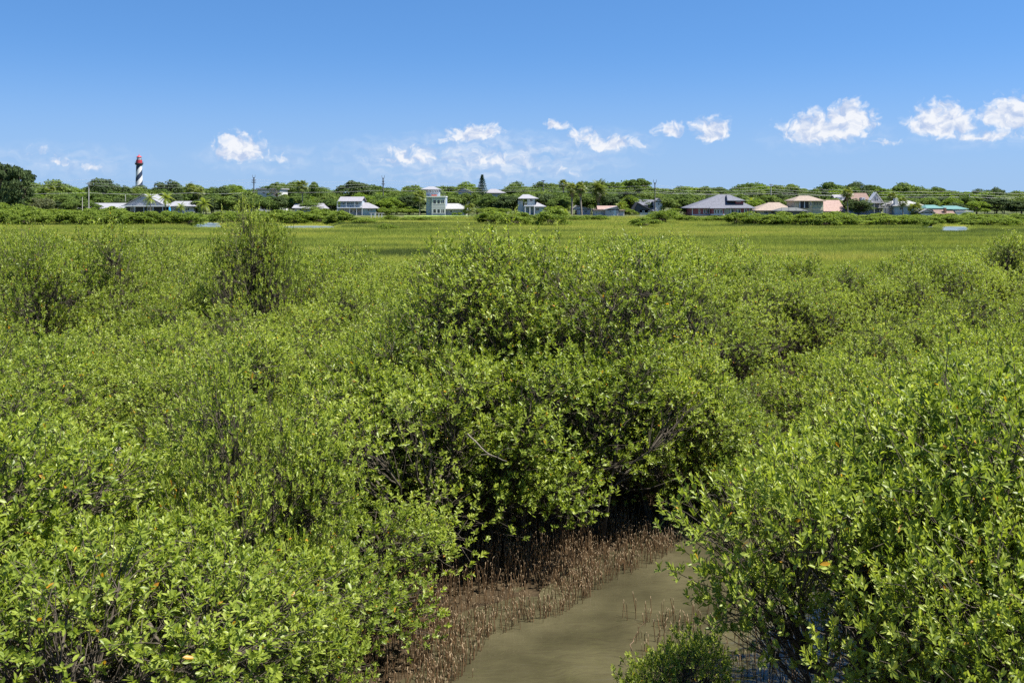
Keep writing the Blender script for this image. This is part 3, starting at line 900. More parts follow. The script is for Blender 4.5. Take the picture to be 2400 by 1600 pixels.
def aerial_roots():
    rng = np.random.default_rng(9)
    P = []
    for (x0, x1, y0, y1, dens, f0, f1) in ((-3.5, 3.6, 11.0, 18.6, 380, -0.75, 2.1), (-4, 6, 18.2, 24, 45, -.2, 2.2), (1.6, 6.5, 9.0, 14.5, 60, -3.2, 1.5),
                                           (4, 14, 24, 34, 18, -.4, 1.4), (-2, 4, 16, 20, 60, 1.0, 3.2)):
        n = int((x1 - x0) * (y1 - y0) * dens)
        x = rng.uniform(x0, x1, n); y = rng.uniform(y0, y1, n); f = creek_f(x, y)
        k = (f > f0) & (f < f1)
        # they come in drifts
        k &= (vnoise(x, y, 1.6, 4) + rng.normal(0, 0.5, n)) > -0.35
        P.append(np.stack([x[k], y[k]], -1))
    # a thinner fringe out in the shallows
    n = 900; x = rng.uniform(-3.5, 3.2, n); y = rng.uniform(10.8, 16.5, n); f = creek_f(x, y); k = (f < -0.25) & (f > -1.1) & (x < 2.2) & (rng.uniform(0, 1, n) < 0.9 * np.exp((f + .25) * 2.5))
    P.append(np.stack([x[k], y[k]], -1))
    P = np.concatenate(P)
    x, y = P[:, 0], P[:, 1]
    z = np.maximum(ground_z(x, y), -0.3)
    f = creek_f(x, y)
    h = rng.uniform(0.12, 0.42, len(x)) * (0.75 + 0.5 * smooth(f / 1.0)) + np.maximum(0, -z)
    px = 1200 + F * x / y
    row = HY + (EYE - z - h) * F / y
    seen = (px > 560) & (px < 1660) & (row > 1200) & (row < 1600) & (f > -0.9)
    order = np.where(seen)[0]; order = order[np.argsort(y[order])]
    # nearest rows first, but taken from the open bed
    openbed = order[(px[order] > 960) & (px[order] < 1560)]
    single = set(openbed[np.linspace(0, len(openbed) - 1, 300).astype(int)].tolist())
    var = [root_mesh(s) for s in range(8)]
    mats = [M['root'], M['root_tip']]
    vmesh = [mesh('aerial_root', v, t, q, mats, tri_mat=np.ones(2, int), quad_mat=qm, smooth=True) for v, q, qm, t in var]
    V, Q, T, QM = [], [], [], []
    nb = 0
    for i in range(len(x)):
        k = i % 8; th = 0.35 + rng.normal(0, .1); a = rng.uniform(0, 6.28); s = np.clip(rng.uniform(0.16, .30), .1, .4)
        lean = rng.normal(0, 0.10, 2)
        if i in single:
            o = link('aerial_root', vmesh[k], None, (x[i], y[i], z[i]))
            o.scale = (s, s, h[i]); o.rotation_euler = (lean[0], lean[1], a)
            near = 'front' if row[i] > 1400 else ('middle' if row[i] > 1310 else 'back')
            tag(o, 'thin brown aerial root spike in the %s of the root bed beside the creek' % near, 'aerial root', 'aerial root spikes in the %s of the bed' % near)
            continue
        v, q, qm, t = var[k]
        c, sn = math.cos(a), math.sin(a)
        w = np.stack([(v[:, 0] * c - v[:, 1] * sn) * s + lean[1] * v[:, 2] * h[i], (v[:, 0] * sn + v[:, 1] * c) * s - lean[0] * v[:, 2] * h[i], v[:, 2] * h[i]], -1) + (x[i], y[i], z[i])
        V.append(w); Q.append(q + nb); T.append(t + nb); QM.append(qm); nb += len(v)
    me = mesh('aerial_roots', np.concatenate(V), np.concatenate(T), np.concatenate(Q), mats, tri_mat=np.ones(len(T) * 2, int), quad_mat=np.concatenate(QM), smooth=True)
    tag(link('aerial_roots', me), 'thick bed of brown mangrove aerial roots along the creek mud', 'aerial roots', None, 'stuff')
    print('roots', len(x))


aerial_roots()

# ------------------------------------------------------------------ near details: sticks, rock, grass clump


def stick(name, pts, r0, r1, label, mat='dead_wood', twigs=2, seed=0, group=None):
    rng = np.random.default_rng(seed)
    pts = np.array(pts, float)
    t = np.linspace(0, 1, 9); k = np.linspace(0, 1, len(pts))
    c = np.stack([np.interp(t, k, pts[:, i]) for i in range(3)], -1) + rng.normal(0, 0.012, (9, 3))
    b = MB(); b.tube(c, np.linspace(r0, r1, 9), 6)
    o = b.build(name, M[mat], smooth=True)
    tag(o, label, 'branch', group)
    for j in range(twigs):
        i = rng.integers(3, 8); d = unit(rng.normal(size=3) + (c[-1] - c[0])) * np.linalg.norm(c[-1] - c[0]) * rng.uniform(.25, .45)
        w = MB(); w.tube(curve(c[i], c[i] + d, rng, 4, .1), np.linspace(r1 * 1.1, r1 * .4, 4), 5); w.build('twig', M[mat], o, smooth=True)
    return o


def PT(px, py, D): return (WX(px, D), D, WZ(py, D))


stick('dead_branch', [PT(40, 1490, 8.6), PT(110, 1470, 8.5), PT(190, 1435, 8.4)], .016, .007, 'pale bleached branch in the lower left foliage', seed=1)
stick('dead_branch', [PT(1095, 1015, 14.6), PT(1140, 1060, 14.4), PT(1190, 1085, 14.2)], .014, .006, 'bare grey branch poking from the dark hollow of the central clump', seed=2)
stick('dead_branch', [PT(1480, 1520, 12.8), PT(1490, 1490, 12.9), PT(1512, 1455, 13.0)], .008, .003, 'thin dead sapling in the open creek', 'root', seed=14, twigs=3)


def rock():
    rng = np.random.default_rng(3)
    import bmesh
    bm = bmesh.new(); bmesh.ops.create_icosphere(bm, subdivisions=4, radius=1.0)
    for v in bm.verts:
        p = np.array(v.co)
        n = 0.16 * math.sin(p[0] * 3.1 + 1) * math.cos(p[1] * 2.7) + 0.10 * math.sin(p[2] * 6 + p[0] * 4) + 0.04 * math.sin(p[1] * 13 + p[2] * 9)
        v.co *= 1 + n
        v.co.x *= 0.42; v.co.y *= 0.36; v.co.z *= 0.34
        v.co.z = max(v.co.z, -0.2)
    me = bpy.data.meshes.new('rock'); bm.to_mesh(me); bm.free()
    me.materials.append(paint('pale_rock', (0.36, 0.325, 0.29), 0.9, 0.28, 5.0, 0.6))
    x, y = WX(252, 16.9), 16.9
    o = link('rock', me, None, (x, y, float(ground_z(x, y)) + 0.14))
    tag(o, 'pale rounded rock showing through the foliage on the sandy bank', 'rock')


rock()
M['clump'] = leaf_mat('green_grass_blade', [(0.0, (0.10, 0.15, 0.03)), (0.7, (0.20, 0.27, 0.06)), (1.0, (0.38, 0.34, 0.15))], objvar=0.05)
M['dry'] = leaf_mat('dry_grass_blade', [(0.0, (0.20, 0.17, 0.05)), (1.0, (0.42, 0.34, 0.16))], objvar=0.1)


def clump(px, D, n, rad, h0, h1, mat, label, seed, name='grass_clump'):
    x = WX(px, D)
    me = blades(np.random.default_rng(seed), n, rad, h0, h1, 0.007, 0.55, M[mat], name, droop=0.25)
    o = link(name, me, None, (x, D, float(ground_z(x, D)) - 0.02))
    tag(o, label, 'grass clump'); return o


clump(475, 10.4, 900, 0.42, 0.25, 0.6, 'clump', 'fresh green clump of arching grass at the bottom left', 21)
clump(375, 10.9, 500, 0.45, 0.15, 0.4, 'dry', 'dry brownish grass clump beside the fresh green one', 22)
clump(265, 16.9, 1500, 0.6, 0.15, 0.42, 'dry', 'dry straw coloured grass below the pale rock', 23)
clump(330, 16.2, 700, 0.5, 0.1, 0.3, 'dry', 'sparse dry grass on the sandy bank right of the pale rock', 24)

# ------------------------------------------------------------------ far bushes and trees
def gen_far(seed, R, H, z0, nl, n, size, mat, flat=1.0, lobe=0.34, droop=0.0, trunk_r=0.22, stems=1, bark='bark_far', shell=0.5):
    rng = np.random.default_rng(seed)
    a = rng.uniform(0, 2 * np.pi, nl); r = R * 0.8 * np.sqrt(rng.uniform(0, 1, nl))
    top = z0 + (H - z0) * np.clip(1 - (r / (R * 1.05)) ** (2 * flat), 0.05, 1) ** 0.5 * rng.uniform(.82, 1, nl)
    lr = lobe * R * rng.uniform(.6, 1.2, nl)
    low = rng.uniform(0, 1, nl) < 0.3
    cz = np.where(low, z0 + (top - z0) * rng.uniform(.1, .7, nl), top - lr * .7)
    C = np.stack([r * np.cos(a), r * np.sin(a), np.maximum(cz, z0 + .2 * lr)], -1)
    k = rng.integers(0, nl, n)
    d = unit(rng.normal(size=(n, 3)) + np.array([0, 0, .45]))
    p = C[k] + d * (lr[k] * rng.uniform(shell, 1.1, n))[:, None] * np.array([1.1, 1.1, .75])
    p[:, 2] -= droop * rng.uniform(0, 1, n) * lr[k]
    keep = p[:, 2] > max(0.05, z0 * .5); p, d, k = p[keep], d[keep], k[keep]; n = len(p)
    nr = unit(d + np.array([0, 0, .4]) + .9 * rng.normal(size=(n, 3)))
    u = unit(np.cross(nr, rng.normal(size=(n, 3)))); v = np.cross(nr, u)
    if droop: u = unit(u * .4 + np.array([0, 0, -1.0])); v = unit(np.cross(nr, u))
    s = size * rng.uniform(.6, 1.3, n)[:, None]
    V = np.stack([p - u * s * .5, p + v * s * .32 - u * s * .05, p + u * s * .55, p - v * s * .30 + u * s * .08], 1).reshape(-1, 3)
    Q = np.arange(n)[:, None] * 4 + np.arange(4)[None]
    lt = rng.uniform(.2, .8, nl)
    tint = np.clip(lt[k] * .6 + .2 + rng.normal(0, .15, n), 0, 1)
    crown = mesh('crown', V, None, Q, [M[mat]], attrs={'tint': np.repeat(tint, 4)})
    polys = []
    for sidx in range(stems):
        base = np.array([rng.normal(0, .1 * stems * .5), rng.normal(0, .1 * stems * .5), -.3])
        hub = np.array([rng.normal(0, R * .12), rng.normal(0, R * .12), z0 + (H - z0) * .35])
        polys.append((curve(base, hub, rng, 6, .05), np.linspace(trunk_r, trunk_r * .6, 6)))
        for i in range(sidx, nl, max(1, stems)):
            polys.append((curve(hub - (0, 0, (hub[2]) * .25), C[i], rng, 5, .1), np.linspace(trunk_r * .4, trunk_r * .1, 5)))
    v, q = tubes(polys, 5)
    trunk = mesh('trunk', v, None, q, [M[bark]], smooth=True)
    return dict(H=H, R=R, crown=crown, trunk=trunk)


def place_tree(v, px, row, wpx, D, rng, label, cat='tree', group=None, name='broadleaf_tree'):
    x = WX(px, D); gz = float(ground_z(x, D))
    root = empty(name, (x, D, gz - .05), rng.uniform(0, 6.28))
    h = WZ(row, D) - gz
    sx = wpx / 2 * D / F / v['R']
    root.scale = (sx, sx, h / v['H'])
    tag(root, label, cat, group)
    link('trunk', v['trunk'], root); link('crown', v['crown'], root)
    return root


BUSH = [gen_far(500 + k, 2.2, 3.6, .15, 26, 3600, .26, 'leaf_far', lobe=.30, trunk_r=.06, stems=4) for k in range(5)]
OAK = [gen_far(520 + k, 5.5, 11, 3.0, 30, 5200, .62, 'oak_leaf') for k in range(6)]
DARK = [gen_far(540 + k, 4.5, 11, 2.0, 28, 4600, .55, 'dark_leaf') for k in range(3)]
LIME = [gen_far(550 + k, 4.0, 9, 2.0, 22, 3800, .5, 'lime_leaf') for k in range(2)]
UMBR = [gen_far(560 + k, 4.5, 12, 7.2, 22, 3600, .5, 'oak_leaf', flat=1.6, lobe=.24) for k in range(2)]
CASU = [gen_far(570 + k, 3.6, 15, 1.5, 44, 6500, .7, 'dark_leaf', lobe=.28, droop=.9, flat=1.3) for k in range(2)]
AIRY = gen_far(580, 3.2, 10, 5.0, 14, 1200, .42, 'oak_leaf', lobe=.22, shell=.2)
GREY = gen_far(585, 3.0, 4.0, .2, 18, 2600, .35, 'grey_leaf')


def far_bushes():
    rng = np.random.default_rng(31)
    rows = []

    def run(x0, x1, step, top, D, w, what):
        x = x0
        while x < x1:
            rows.append((x + rng.uniform(-8, 8), top + rng.uniform(-4, 5), w * rng.uniform(.85, 1.2), D + rng.uniform(-5, 5), what, True))
            x += step * rng.uniform(.85, 1.15)
    run(-10, 440, 36, 490, 218, 76, 'hedge')
    run(-10, 300, 46, 485, 232, 84, 'hedge')
    run(-5, 40, 40, 474, 250, 96, 'hedge')
    run(300, 450, 48, 496, 234, 74, 'hedge')
    run(440, 530, 32, 500, 280, 62, 'hedge')
    run(530, 790, 36, 495, 244, 74, 'hedge')
    run(540, 760, 50, 491, 260, 78, 'hedge')
    run(790, 880, 32, 505, 238, 60, 'hedge')
    run(890, 1010, 34, 507, 270, 54, 'low')
    run(1345, 1410, 30, 501, 272, 48, 'low')
    run(1600, 1730, 32, 500, 255, 56, 'low')
    run(1730, 2010, 34, 499, 210, 78, 'hedge')
    run(1750, 2000, 46, 496, 226, 80, 'hedge')
    run(2010, 2160, 36, 505, 210, 74, 'hedge')
    run(2150, 2290, 34, 505, 236, 70, 'hedge')
    run(2290, 2410, 36, 506, 212, 74, 'hedge')
    run(2020, 2410, 44, 500, 246, 78, 'hedge')
    run(2080, 2410, 60, 497, 270, 70, 'hedge')
    for (px, row, w, D, lab) in ((908, 522, 54, 182, 'small dark mangrove bush alone in the marsh before the blue tower house'),
                                 (1160, 490, 98, 222, 'rounded mangrove bush before the teal porch house, left of a twin'),
                                 (1212, 494, 88, 218, 'rounded mangrove bush touching its twin before the teal porch house'),
                                 (1292, 485, 92, 214, 'dense dark dome shaped mangrove bush alone at the marsh edge'),
                                 (1512, 506, 78, 206, 'low mangrove bush before the dark roofed house, nearer of a pair'),
                                 (1560, 490, 96, 240, 'taller mangrove bush before the dark roofed house, farther of a pair'),
                                 (100, 455, 62, 322, 'grey green rounded shrub at the foot of the dark casuarinas')):
        v = GREY if px == 100 else BUSH[int(px) % 5]
        place_tree(v, px, row, w, D, rng, lab, 'bush', None, 'mangrove_bush' if px != 100 else 'shrub')
    for i, (px, row, w, D, what, _) in enumerate(rows):
        lm = landmark(px)
        back = D > 262
        lab = ('low green bush in the marsh fringe before %s' if what == 'low' else 'far green mangrove bush in the %s hedge before %%s' % ('rear of the' if back else 'front of the')) % lm
        place_tree(BUSH[rng.integers(0, 5)], px, row, w, D, rng, lab, 'bush', 'far bushes before %s, %s' % (lm, what + (' rear' if back else ' front')), 'mangrove_bush')


far_bushes()


def tree_line():
    rng = np.random.default_rng(41)
    T = [  # column, top row, width, distance, variant, name, label
        (4, 374, 62, 312, CASU[0], 'casuarina_tree', 'dark tall casuarina cut by the left edge of the picture'),
        (46, 384, 72, 306, CASU[1], 'casuarina_tree', 'dark drooping casuarina beside the one at the left edge'),
        (130, 420, 86, 430, OAK[0], 'oak_tree', 'flat topped green oak between the casuarinas and the wooden pole'),
        (240, 414, 80, 440, DARK[0], 'oak_tree', 'dark round oak right behind the grey wooden pole'),
        (392, 420, 78, 440, DARK[1], 'oak_tree', 'dark green oak just right of the lighthouse'),
        (645, 425, 46, 400, AIRY, 'broadleaf_tree', 'thin airy tree before the white roofed building'),
        (693, 418, 58, 425, OAK[1], 'oak_tree', 'round green oak behind the single fan palm'),
        (740, 424, 46, 420, OAK[2], 'oak_tree', 'smaller green tree right of the single fan palm'),
        (832, 420, 92, 430, DARK[2], 'oak_tree', 'dark flat topped oak behind the balcony house'),
        (1435, 426, 58, 440, UMBR[0], 'umbrella_tree', 'open umbrella shaped tree behind the date palm'),
        (1496, 418, 66, 430, UMBR[1], 'umbrella_tree', 'tall domed umbrella tree behind the dark roofed house'),
        (1496, 432, 60, 425, OAK[3], 'oak_tree', 'green oak under the domed umbrella tree'),
        (1992, 428, 44, 500, DARK[0], 'oak_tree', 'dark tree standing above the treeline behind the tan house palm'),
        (2154, 436, 62, 480, OAK[4], 'oak_tree', 'grey green tree above the treeline right of the white A-frame'),
        (2212, 446, 58, 400, LIME[0], 'broadleaf_tree', 'bright lime green tree behind the green roofed house'),
        (2232, 462, 48, 352, LIME[1], 'broadleaf_tree', 'small lime tree touching the green roof'),
        (2290, 468, 58, 335, LIME[0], 'broadleaf_tree', 'yellow green tree at the end of the green roofed house'),
        (2336, 437, 46, 480, DARK[1], 'oak_tree', 'dark round tree above the treeline near the right edge'),
        (2335, 462, 88, 345, DARK[2], 'oak_tree', 'big dark tree right of the yellow green one'),
        (2392, 468, 70, 340, DARK[0], 'oak_tree', 'dark tree cut by the right edge of the picture'),
        (2012, 464, 72, 318, DARK[1], 'oak_tree', 'dark bushy tree in front of the white A-frame'),
        (912, 462, 62, 342, LIME[1], 'broadleaf_tree', 'bright green tree right of the balcony house'),
        (955, 455, 56, 346, DARK[2], 'oak_tree', 'dark green tree left of the blue tower house'),
        (1195, 456, 76, 345, DARK[0], 'oak_tree', 'dark dense tree leaning over the teal porch house'),
        (1150, 458, 70, 350, OAK[5], 'oak_tree', 'green tree between the blue tower house and the teal porch house'),
        (1780, 430, 78, 500, OAK[0], 'oak_tree', 'broad oak at the top of the treeline right of the red house'),
        (1270, 424, 60, 520, OAK[2], 'oak_tree', 'highest tree of the wooded rise behind the teal porch house'),
    ]
    for (px, row, w, D) in ((606, 456, 52, 378), (634, 458, 50, 372), (662, 454, 50, 376), (1068, 450, 44, 384), (1092, 451, 44, 382), (1118, 452, 40, 380), (1146, 453, 46, 384), (1172, 454, 46, 382)):
        T.append((px, row, w, D, OAK[px % 6], 'broadleaf_tree', 'green tree with its crown just below %s, %s from the left' % ('the white building roof' if px < 700 else 'the two far grey roofs', {606: 'first', 634: 'second', 662: 'third', 1068: 'first', 1092: 'second', 1118: 'third', 1146: 'fourth', 1172: 'fifth'}[px])))
    for i, (px, row, w, D) in enumerate(((500, 452, 62, 350), (532, 458, 60, 346), (562, 452, 60, 350), (592, 462, 58, 344), (622, 464, 58, 346), (652, 458, 58, 350), (676, 462, 44, 352), (775, 462, 40, 356), (868, 456, 50, 352),
                                           (150, 455, 64, 345), (170, 470, 50, 336), (265, 446, 60, 362), (1285, 452, 70, 352), (1310, 462, 60, 344), (1385, 452, 60, 360), (1475, 456, 56, 352), (1575, 452, 60, 352), (1608, 458, 56, 346), (1800, 456, 66, 350), (1835, 452, 60, 356), (2078, 462, 50, 352), (2182, 462, 54, 348))):
        T.append((px, row, w, D, (OAK + LIME + DARK + OAK)[i * 5 % 17], 'broadleaf_tree', 'leafy garden tree standing %s %s' % ('just left of' if px < min(LAND, key=lambda t: abs(t[0] - px))[0] else 'just right of', landmark(px))))
    for (px, row, w, D) in ((893, 484, 44, 336), (915, 487, 46, 334), (940, 486, 46, 337), (965, 488, 44, 334), (985, 492, 36, 336), (1120, 486, 50, 330), (1150, 484, 54, 332), (1180, 486, 50, 330), (1300, 480, 60, 336), (1476, 490, 40, 334), (1590, 486, 60, 330), (1466, 486, 36, 340)):
        T.append((px, row, w, D, BUSH[px % 5], 'garden_shrub', 'leafy garden shrub at the marsh edge %s %s' % ('left of' if px < min(LAND, key=lambda t: abs(t[0] - px))[0] else 'right of', landmark(px))))
    for (px, row, w, D, v, nm, lab) in T:
        place_tree(v, px, row, w, D, rng, lab, 'shrub' if nm == 'garden_shrub' else 'tree', ('garden plants: ' + lab) if 'garden' in lab else None, nm)
    prof_x = [0, 90, 200, 300, 360, 480, 560, 620, 680, 760, 840, 900, 960, 1050, 1100, 1180, 1230, 1290, 1400, 1560, 1620, 1700, 1760, 1850, 2000, 2100, 2200, 2300, 2400]
    prof_y = [430, 436, 446, 440, 445, 440, 442, 450, 440, 448, 446, 446, 446, 448, 440, 446, 434, 430, 436, 440, 434, 446, 436, 440, 442, 444, 450, 452, 454]
    for (D, off, step, w) in ((540, -4, 40, 70), (450, 4, 34, 66), (385, 13, 36, 60), (362, 21, 38, 58), (350, 32, 40, 56)):
        x = -30
        while x < 2440:
            row = np.interp(x, prof_x, prof_y) + off + rng.uniform(-15, 5)
            skip = (D < 430 and (590 < x < 668 or 1050 < x < 1110 or 1130 < x < 1182)) or (D > 440 and D < 460 and 600 < x < 650) or (D < 400 and (970 < x < 1045 or 2025 < x < 2075 or 1850 < x < 1945))
            if not skip:
                lm = landmark(x)
                v = [OAK[rng.integers(0, 6)], OAK[rng.integers(0, 6)], DARK[rng.integers(0, 3)], LIME[rng.integers(0, 2)]][rng.choice(4, p=[.42, .3, .14, .14])]
                band = {540: 'farthest row', 450: 'back row', 385: 'middle row', 362: 'front row', 350: 'low undergrowth'}[D]
                place_tree(v, x, row, w * rng.uniform(.8, 1.25), D + rng.uniform(-12, 12), rng, 'green tree in the %s of the treeline behind %s' % (band, lm), 'tree',
                           'treeline %s behind %s' % (band, lm), 'broadleaf_tree')
            x += step * rng.uniform(.75, 1.25)


tree_line()


def norfolk_pine():
    rng = np.random.default_rng(8)
    D = 395.0; px = 1130; x = WX(px, D); gz = float(ground_z(x, D)); H = WZ(409, D) - gz
    root = empty('norfolk_pine', (x, D, gz)); tag(root, 'dark pointed conifer with tiered branches rising above the treeline', 'conifer')
    b = MB(); b.tube([(0, 0, -.2), (0, 0, H * .5), (0, 0, H)], [.28, .16, .04]); b.build('trunk', M['bark_far'], root)
    P, U = [], []
    V, tint = [], []
    for i in range(26):
        z = H * (.22 + .76 * i / 25); L = (H - z) * .29 + .25
        m_ = 7
        for j in range(m_):
            a = j * 2 * math.pi / m_ + i * .5
            for t in np.linspace(.12, 1, 9):
                for q in range(3):
                    c = np.array([math.cos(a) * L * t, math.sin(a) * L * t, z + .18 * L * t * t - .05]) + rng.normal(0, .10, 3)
                    d = unit(np.array([math.cos(a), math.sin(a), .5]) + .5 * rng.normal(size=3)); w = unit(np.cross(d, rng.normal(size=3)))
                    s = .38
                    V += [c - d * s * .5, c + w * s * .22, c + d * s * .6, c - w * s * .22]; tint.append(rng.uniform(0, 1))
    n = len(tint)
    me = mesh('crown', np.array(V), None, np.arange(n)[:, None] * 4 + np.arange(4), [M['pine_leaf']], attrs={'tint': np.repeat(tint, 4)})
    link('crown', me, root)


norfolk_pine()

# ------------------------------------------------------------------ palms


def fan_frond(seed):
    rng = np.random.default_rng(seed)
    V, T, ti = [], [], []
    V += [(0, -.012, 0), (0, .012, 0), (.45, .012, .03), (.45, -.012, .03)]
    Q = [(0, 1, 2, 3)]; ti += [.2] * 4
    n = 13
    for i in range(n):
        a = math.radians(-105 + 210 * i / (n - 1)); L = .58 * (1 - .25 * abs(a) / 1.9) * rng.uniform(.85, 1.1)
        d = np.array([math.cos(a), math.sin(a), 0]); w = np.array([-d[1], d[0], 0]) * .05
        c = np.array([.45, 0, .03]); k = len(V)
        mid = c + d * L * .6; tip = c + d * L + np.array([0, 0, -.16])
        V += [tuple(c), tuple(mid - w), tuple(mid + w + (0, 0, .03)), tuple(tip)]
        T += [(k, k + 1, k + 2), (k + 1, k + 3, k + 2)]; ti += [rng.uniform(.2, .9)] * 4
    return mesh('frond', V, T, Q, [M['palm_leaf']], attrs={'tint': ti})


def feather_frond(seed, mat, arch=.75):
    rng = np.random.default_rng(seed)
    V, T, ti = [], [], []
    n = 15
    t = np.linspace(0, 1, n)
    c = np.stack([t * .95, 0 * t, .35 * t - arch * t * t], -1)
    for i in range(1, n):
        d = unit(c[i] - c[i - 1]); L = .34 * math.sin(math.pi * (.12 + .80 * t[i])) + .05
        for s in (-1, 1):
            k = len(V); w = d * .035
            out = unit(np.array([.35 * d[0], s * 1.0, -.55]))
            V += [tuple(c[i] - w), tuple(c[i] + w), tuple(c[i] + out * L * rng.uniform(.8, 1.1) + d * .06)]
            T += [(k, k + 1, k + 2)]; ti += [rng.uniform(0.1, .9)] * 3
    Q = []
    for i in range(n - 1):
        k = len(V); w = np.array([0, .012, 0])
        V += [tuple(c[i] - w), tuple(c[i] + w), tuple(c[i + 1] + w), tuple(c[i + 1] - w)]; Q.append((k, k + 1, k + 2, k + 3)); ti += [.3] * 4
    return mesh('frond', V, T, Q, [M[mat]], attrs={'tint': ti})


FAN = [fan_frond(k) for k in range(3)]
QUEEN = [feather_frond(10 + k, 'queen_leaf') for k in range(2)]
DATE = [feather_frond(20 + k, 'palm_leaf', .55) for k in range(2)]


def palm(px, row, rpx, base_row, D, fr, label, seed, nf=24, tr=.17, name='fan_palm', skirt=False, up=.95):
    rng = np.random.default_rng(seed)
    x = WX(px, D); gz = float(ground_z(x, D)); r = rpx * D / F
    zc = WZ(row, D) - r * up - gz
    zc = max(zc, .6)
    root = empty(name, (x, D, gz - .05)); tag(root, label, 'palm')
    b = MB(); lean = rng.normal(0, .25, 2)
    b.tube([(lean[0], lean[1], 0), (lean[0] * .3, lean[1] * .3, zc * .5), (0, 0, zc + .15)], [tr * 1.15, tr, tr * .9], 8)
    b.build('trunk', M['palm_bark'], root, smooth=True)
    if skirt:
        k = MB(); k.lathe([(.03, zc + .2), (tr * 2.6, zc - .3), (tr * 2.2, zc - r * .7), (tr * 1.1, zc - r * 1.1)], 9); k.build('dead_skirt', M['dead_frond'], root)
    for i in range(nf):
        t = (i + .5) / nf
        el = math.radians(82 - 128 * t ** .9 + rng.normal(0, 6)); az = i * 2.399 + rng.normal(0, .2)
        o = link('frond', fr[i % len(fr)], root, (0, 0, zc))
        s = r * rng.uniform(.88, 1.1)
        o.scale = (s, s, s)
        o.rotation_euler = (rng.normal(0, .25), -el, az)
    return root


for k, a in enumerate([
        (120, 434, 17, 0, 372, FAN, 'fan palm with a brownish head among the trees left of the wooden pole'),
        (446, 426, 18, 0, 356, FAN, 'fan palm right of the white gabled house, taller of two'),
        (466, 438, 16, 0, 352, FAN, 'shorter fan palm beside the taller one right of the white gabled house'),
        (708, 419, 19, 0, 350, FAN, 'lone tall fan palm left of the balcony house'),
        (984, 444, 20, 0, 322, FAN, 'fan palm with a pale head in front of the blue tower house'),
        (1100, 474, 19, 0, 318, FAN, 'short fan palm at the end of the blue tower house wing'),
        (1320, 419, 14, 0, 372, FAN, 'slender fan palm, tallest and left of the palm trio'),
        (1341, 427, 18, 0, 340, FAN, 'fan palm in the middle of the palm trio with a skirted trunk'),
        (1360, 425, 18, 0, 336, FAN, 'fan palm at the right of the palm trio with a skirted trunk'),
        (1986, 437, 18, 0, 312, FAN, 'fan palm with a shaggy trunk between the tan house and the white A-frame'),
        (2092, 448, 14, 0, 352, FAN, 'slim fan palm right of the white A-frame'),
        (2116, 460, 15, 0, 330, FAN, 'fan palm with a dark trunk before the cream roofed house'),
        (2146, 472, 22, 0, 312, FAN, 'short dense fan palm before the white shed'),
        (1628, 460, 17, 0, 352, FAN, 'fan palm rising behind the left end of the red house')]):
    palm(*a, 60 + k, nf=26, tr=.30 if k in (7, 8) else .17, skirt=k in (7, 8, 9, 6))
for k, a in enumerate([
        (352, 452, 20, 0, 318, QUEEN, 'bright yellow green feather palm before the gable of the white house'),
        (388, 451, 21, 0, 322, QUEEN, 'bright feather palm right of the gable of the white house'),
        (424, 476, 15, 0, 312, QUEEN, 'small bright feather palm before the hipped white roof'),
        (478, 464, 23, 0, 310, QUEEN, 'bright arching feather palm at the right end of the white gabled house'),
        (1760, 462, 17, 0, 345, QUEEN, 'feather palm behind the right end of the red house'),
        (1452, 470, 16, 0, 345, QUEEN, 'pale feather palm behind the pale cottage')]):
    palm(*a, 80 + k, nf=16, tr=.13, name='feather_palm', up=.62)
palm(1403, 424, 27, 0, 340, DATE, 'big date palm with long arching fronds and a thick hanging trunk', 91, nf=44, tr=.42, name='date_palm', up=.75, skirt=True)
palm(1322, 488, 16, 0, 300, QUEEN, 'drooping pale feather palm beside the dome shaped bush', 92, nf=14, tr=.1, name='feather_palm', up=.6)

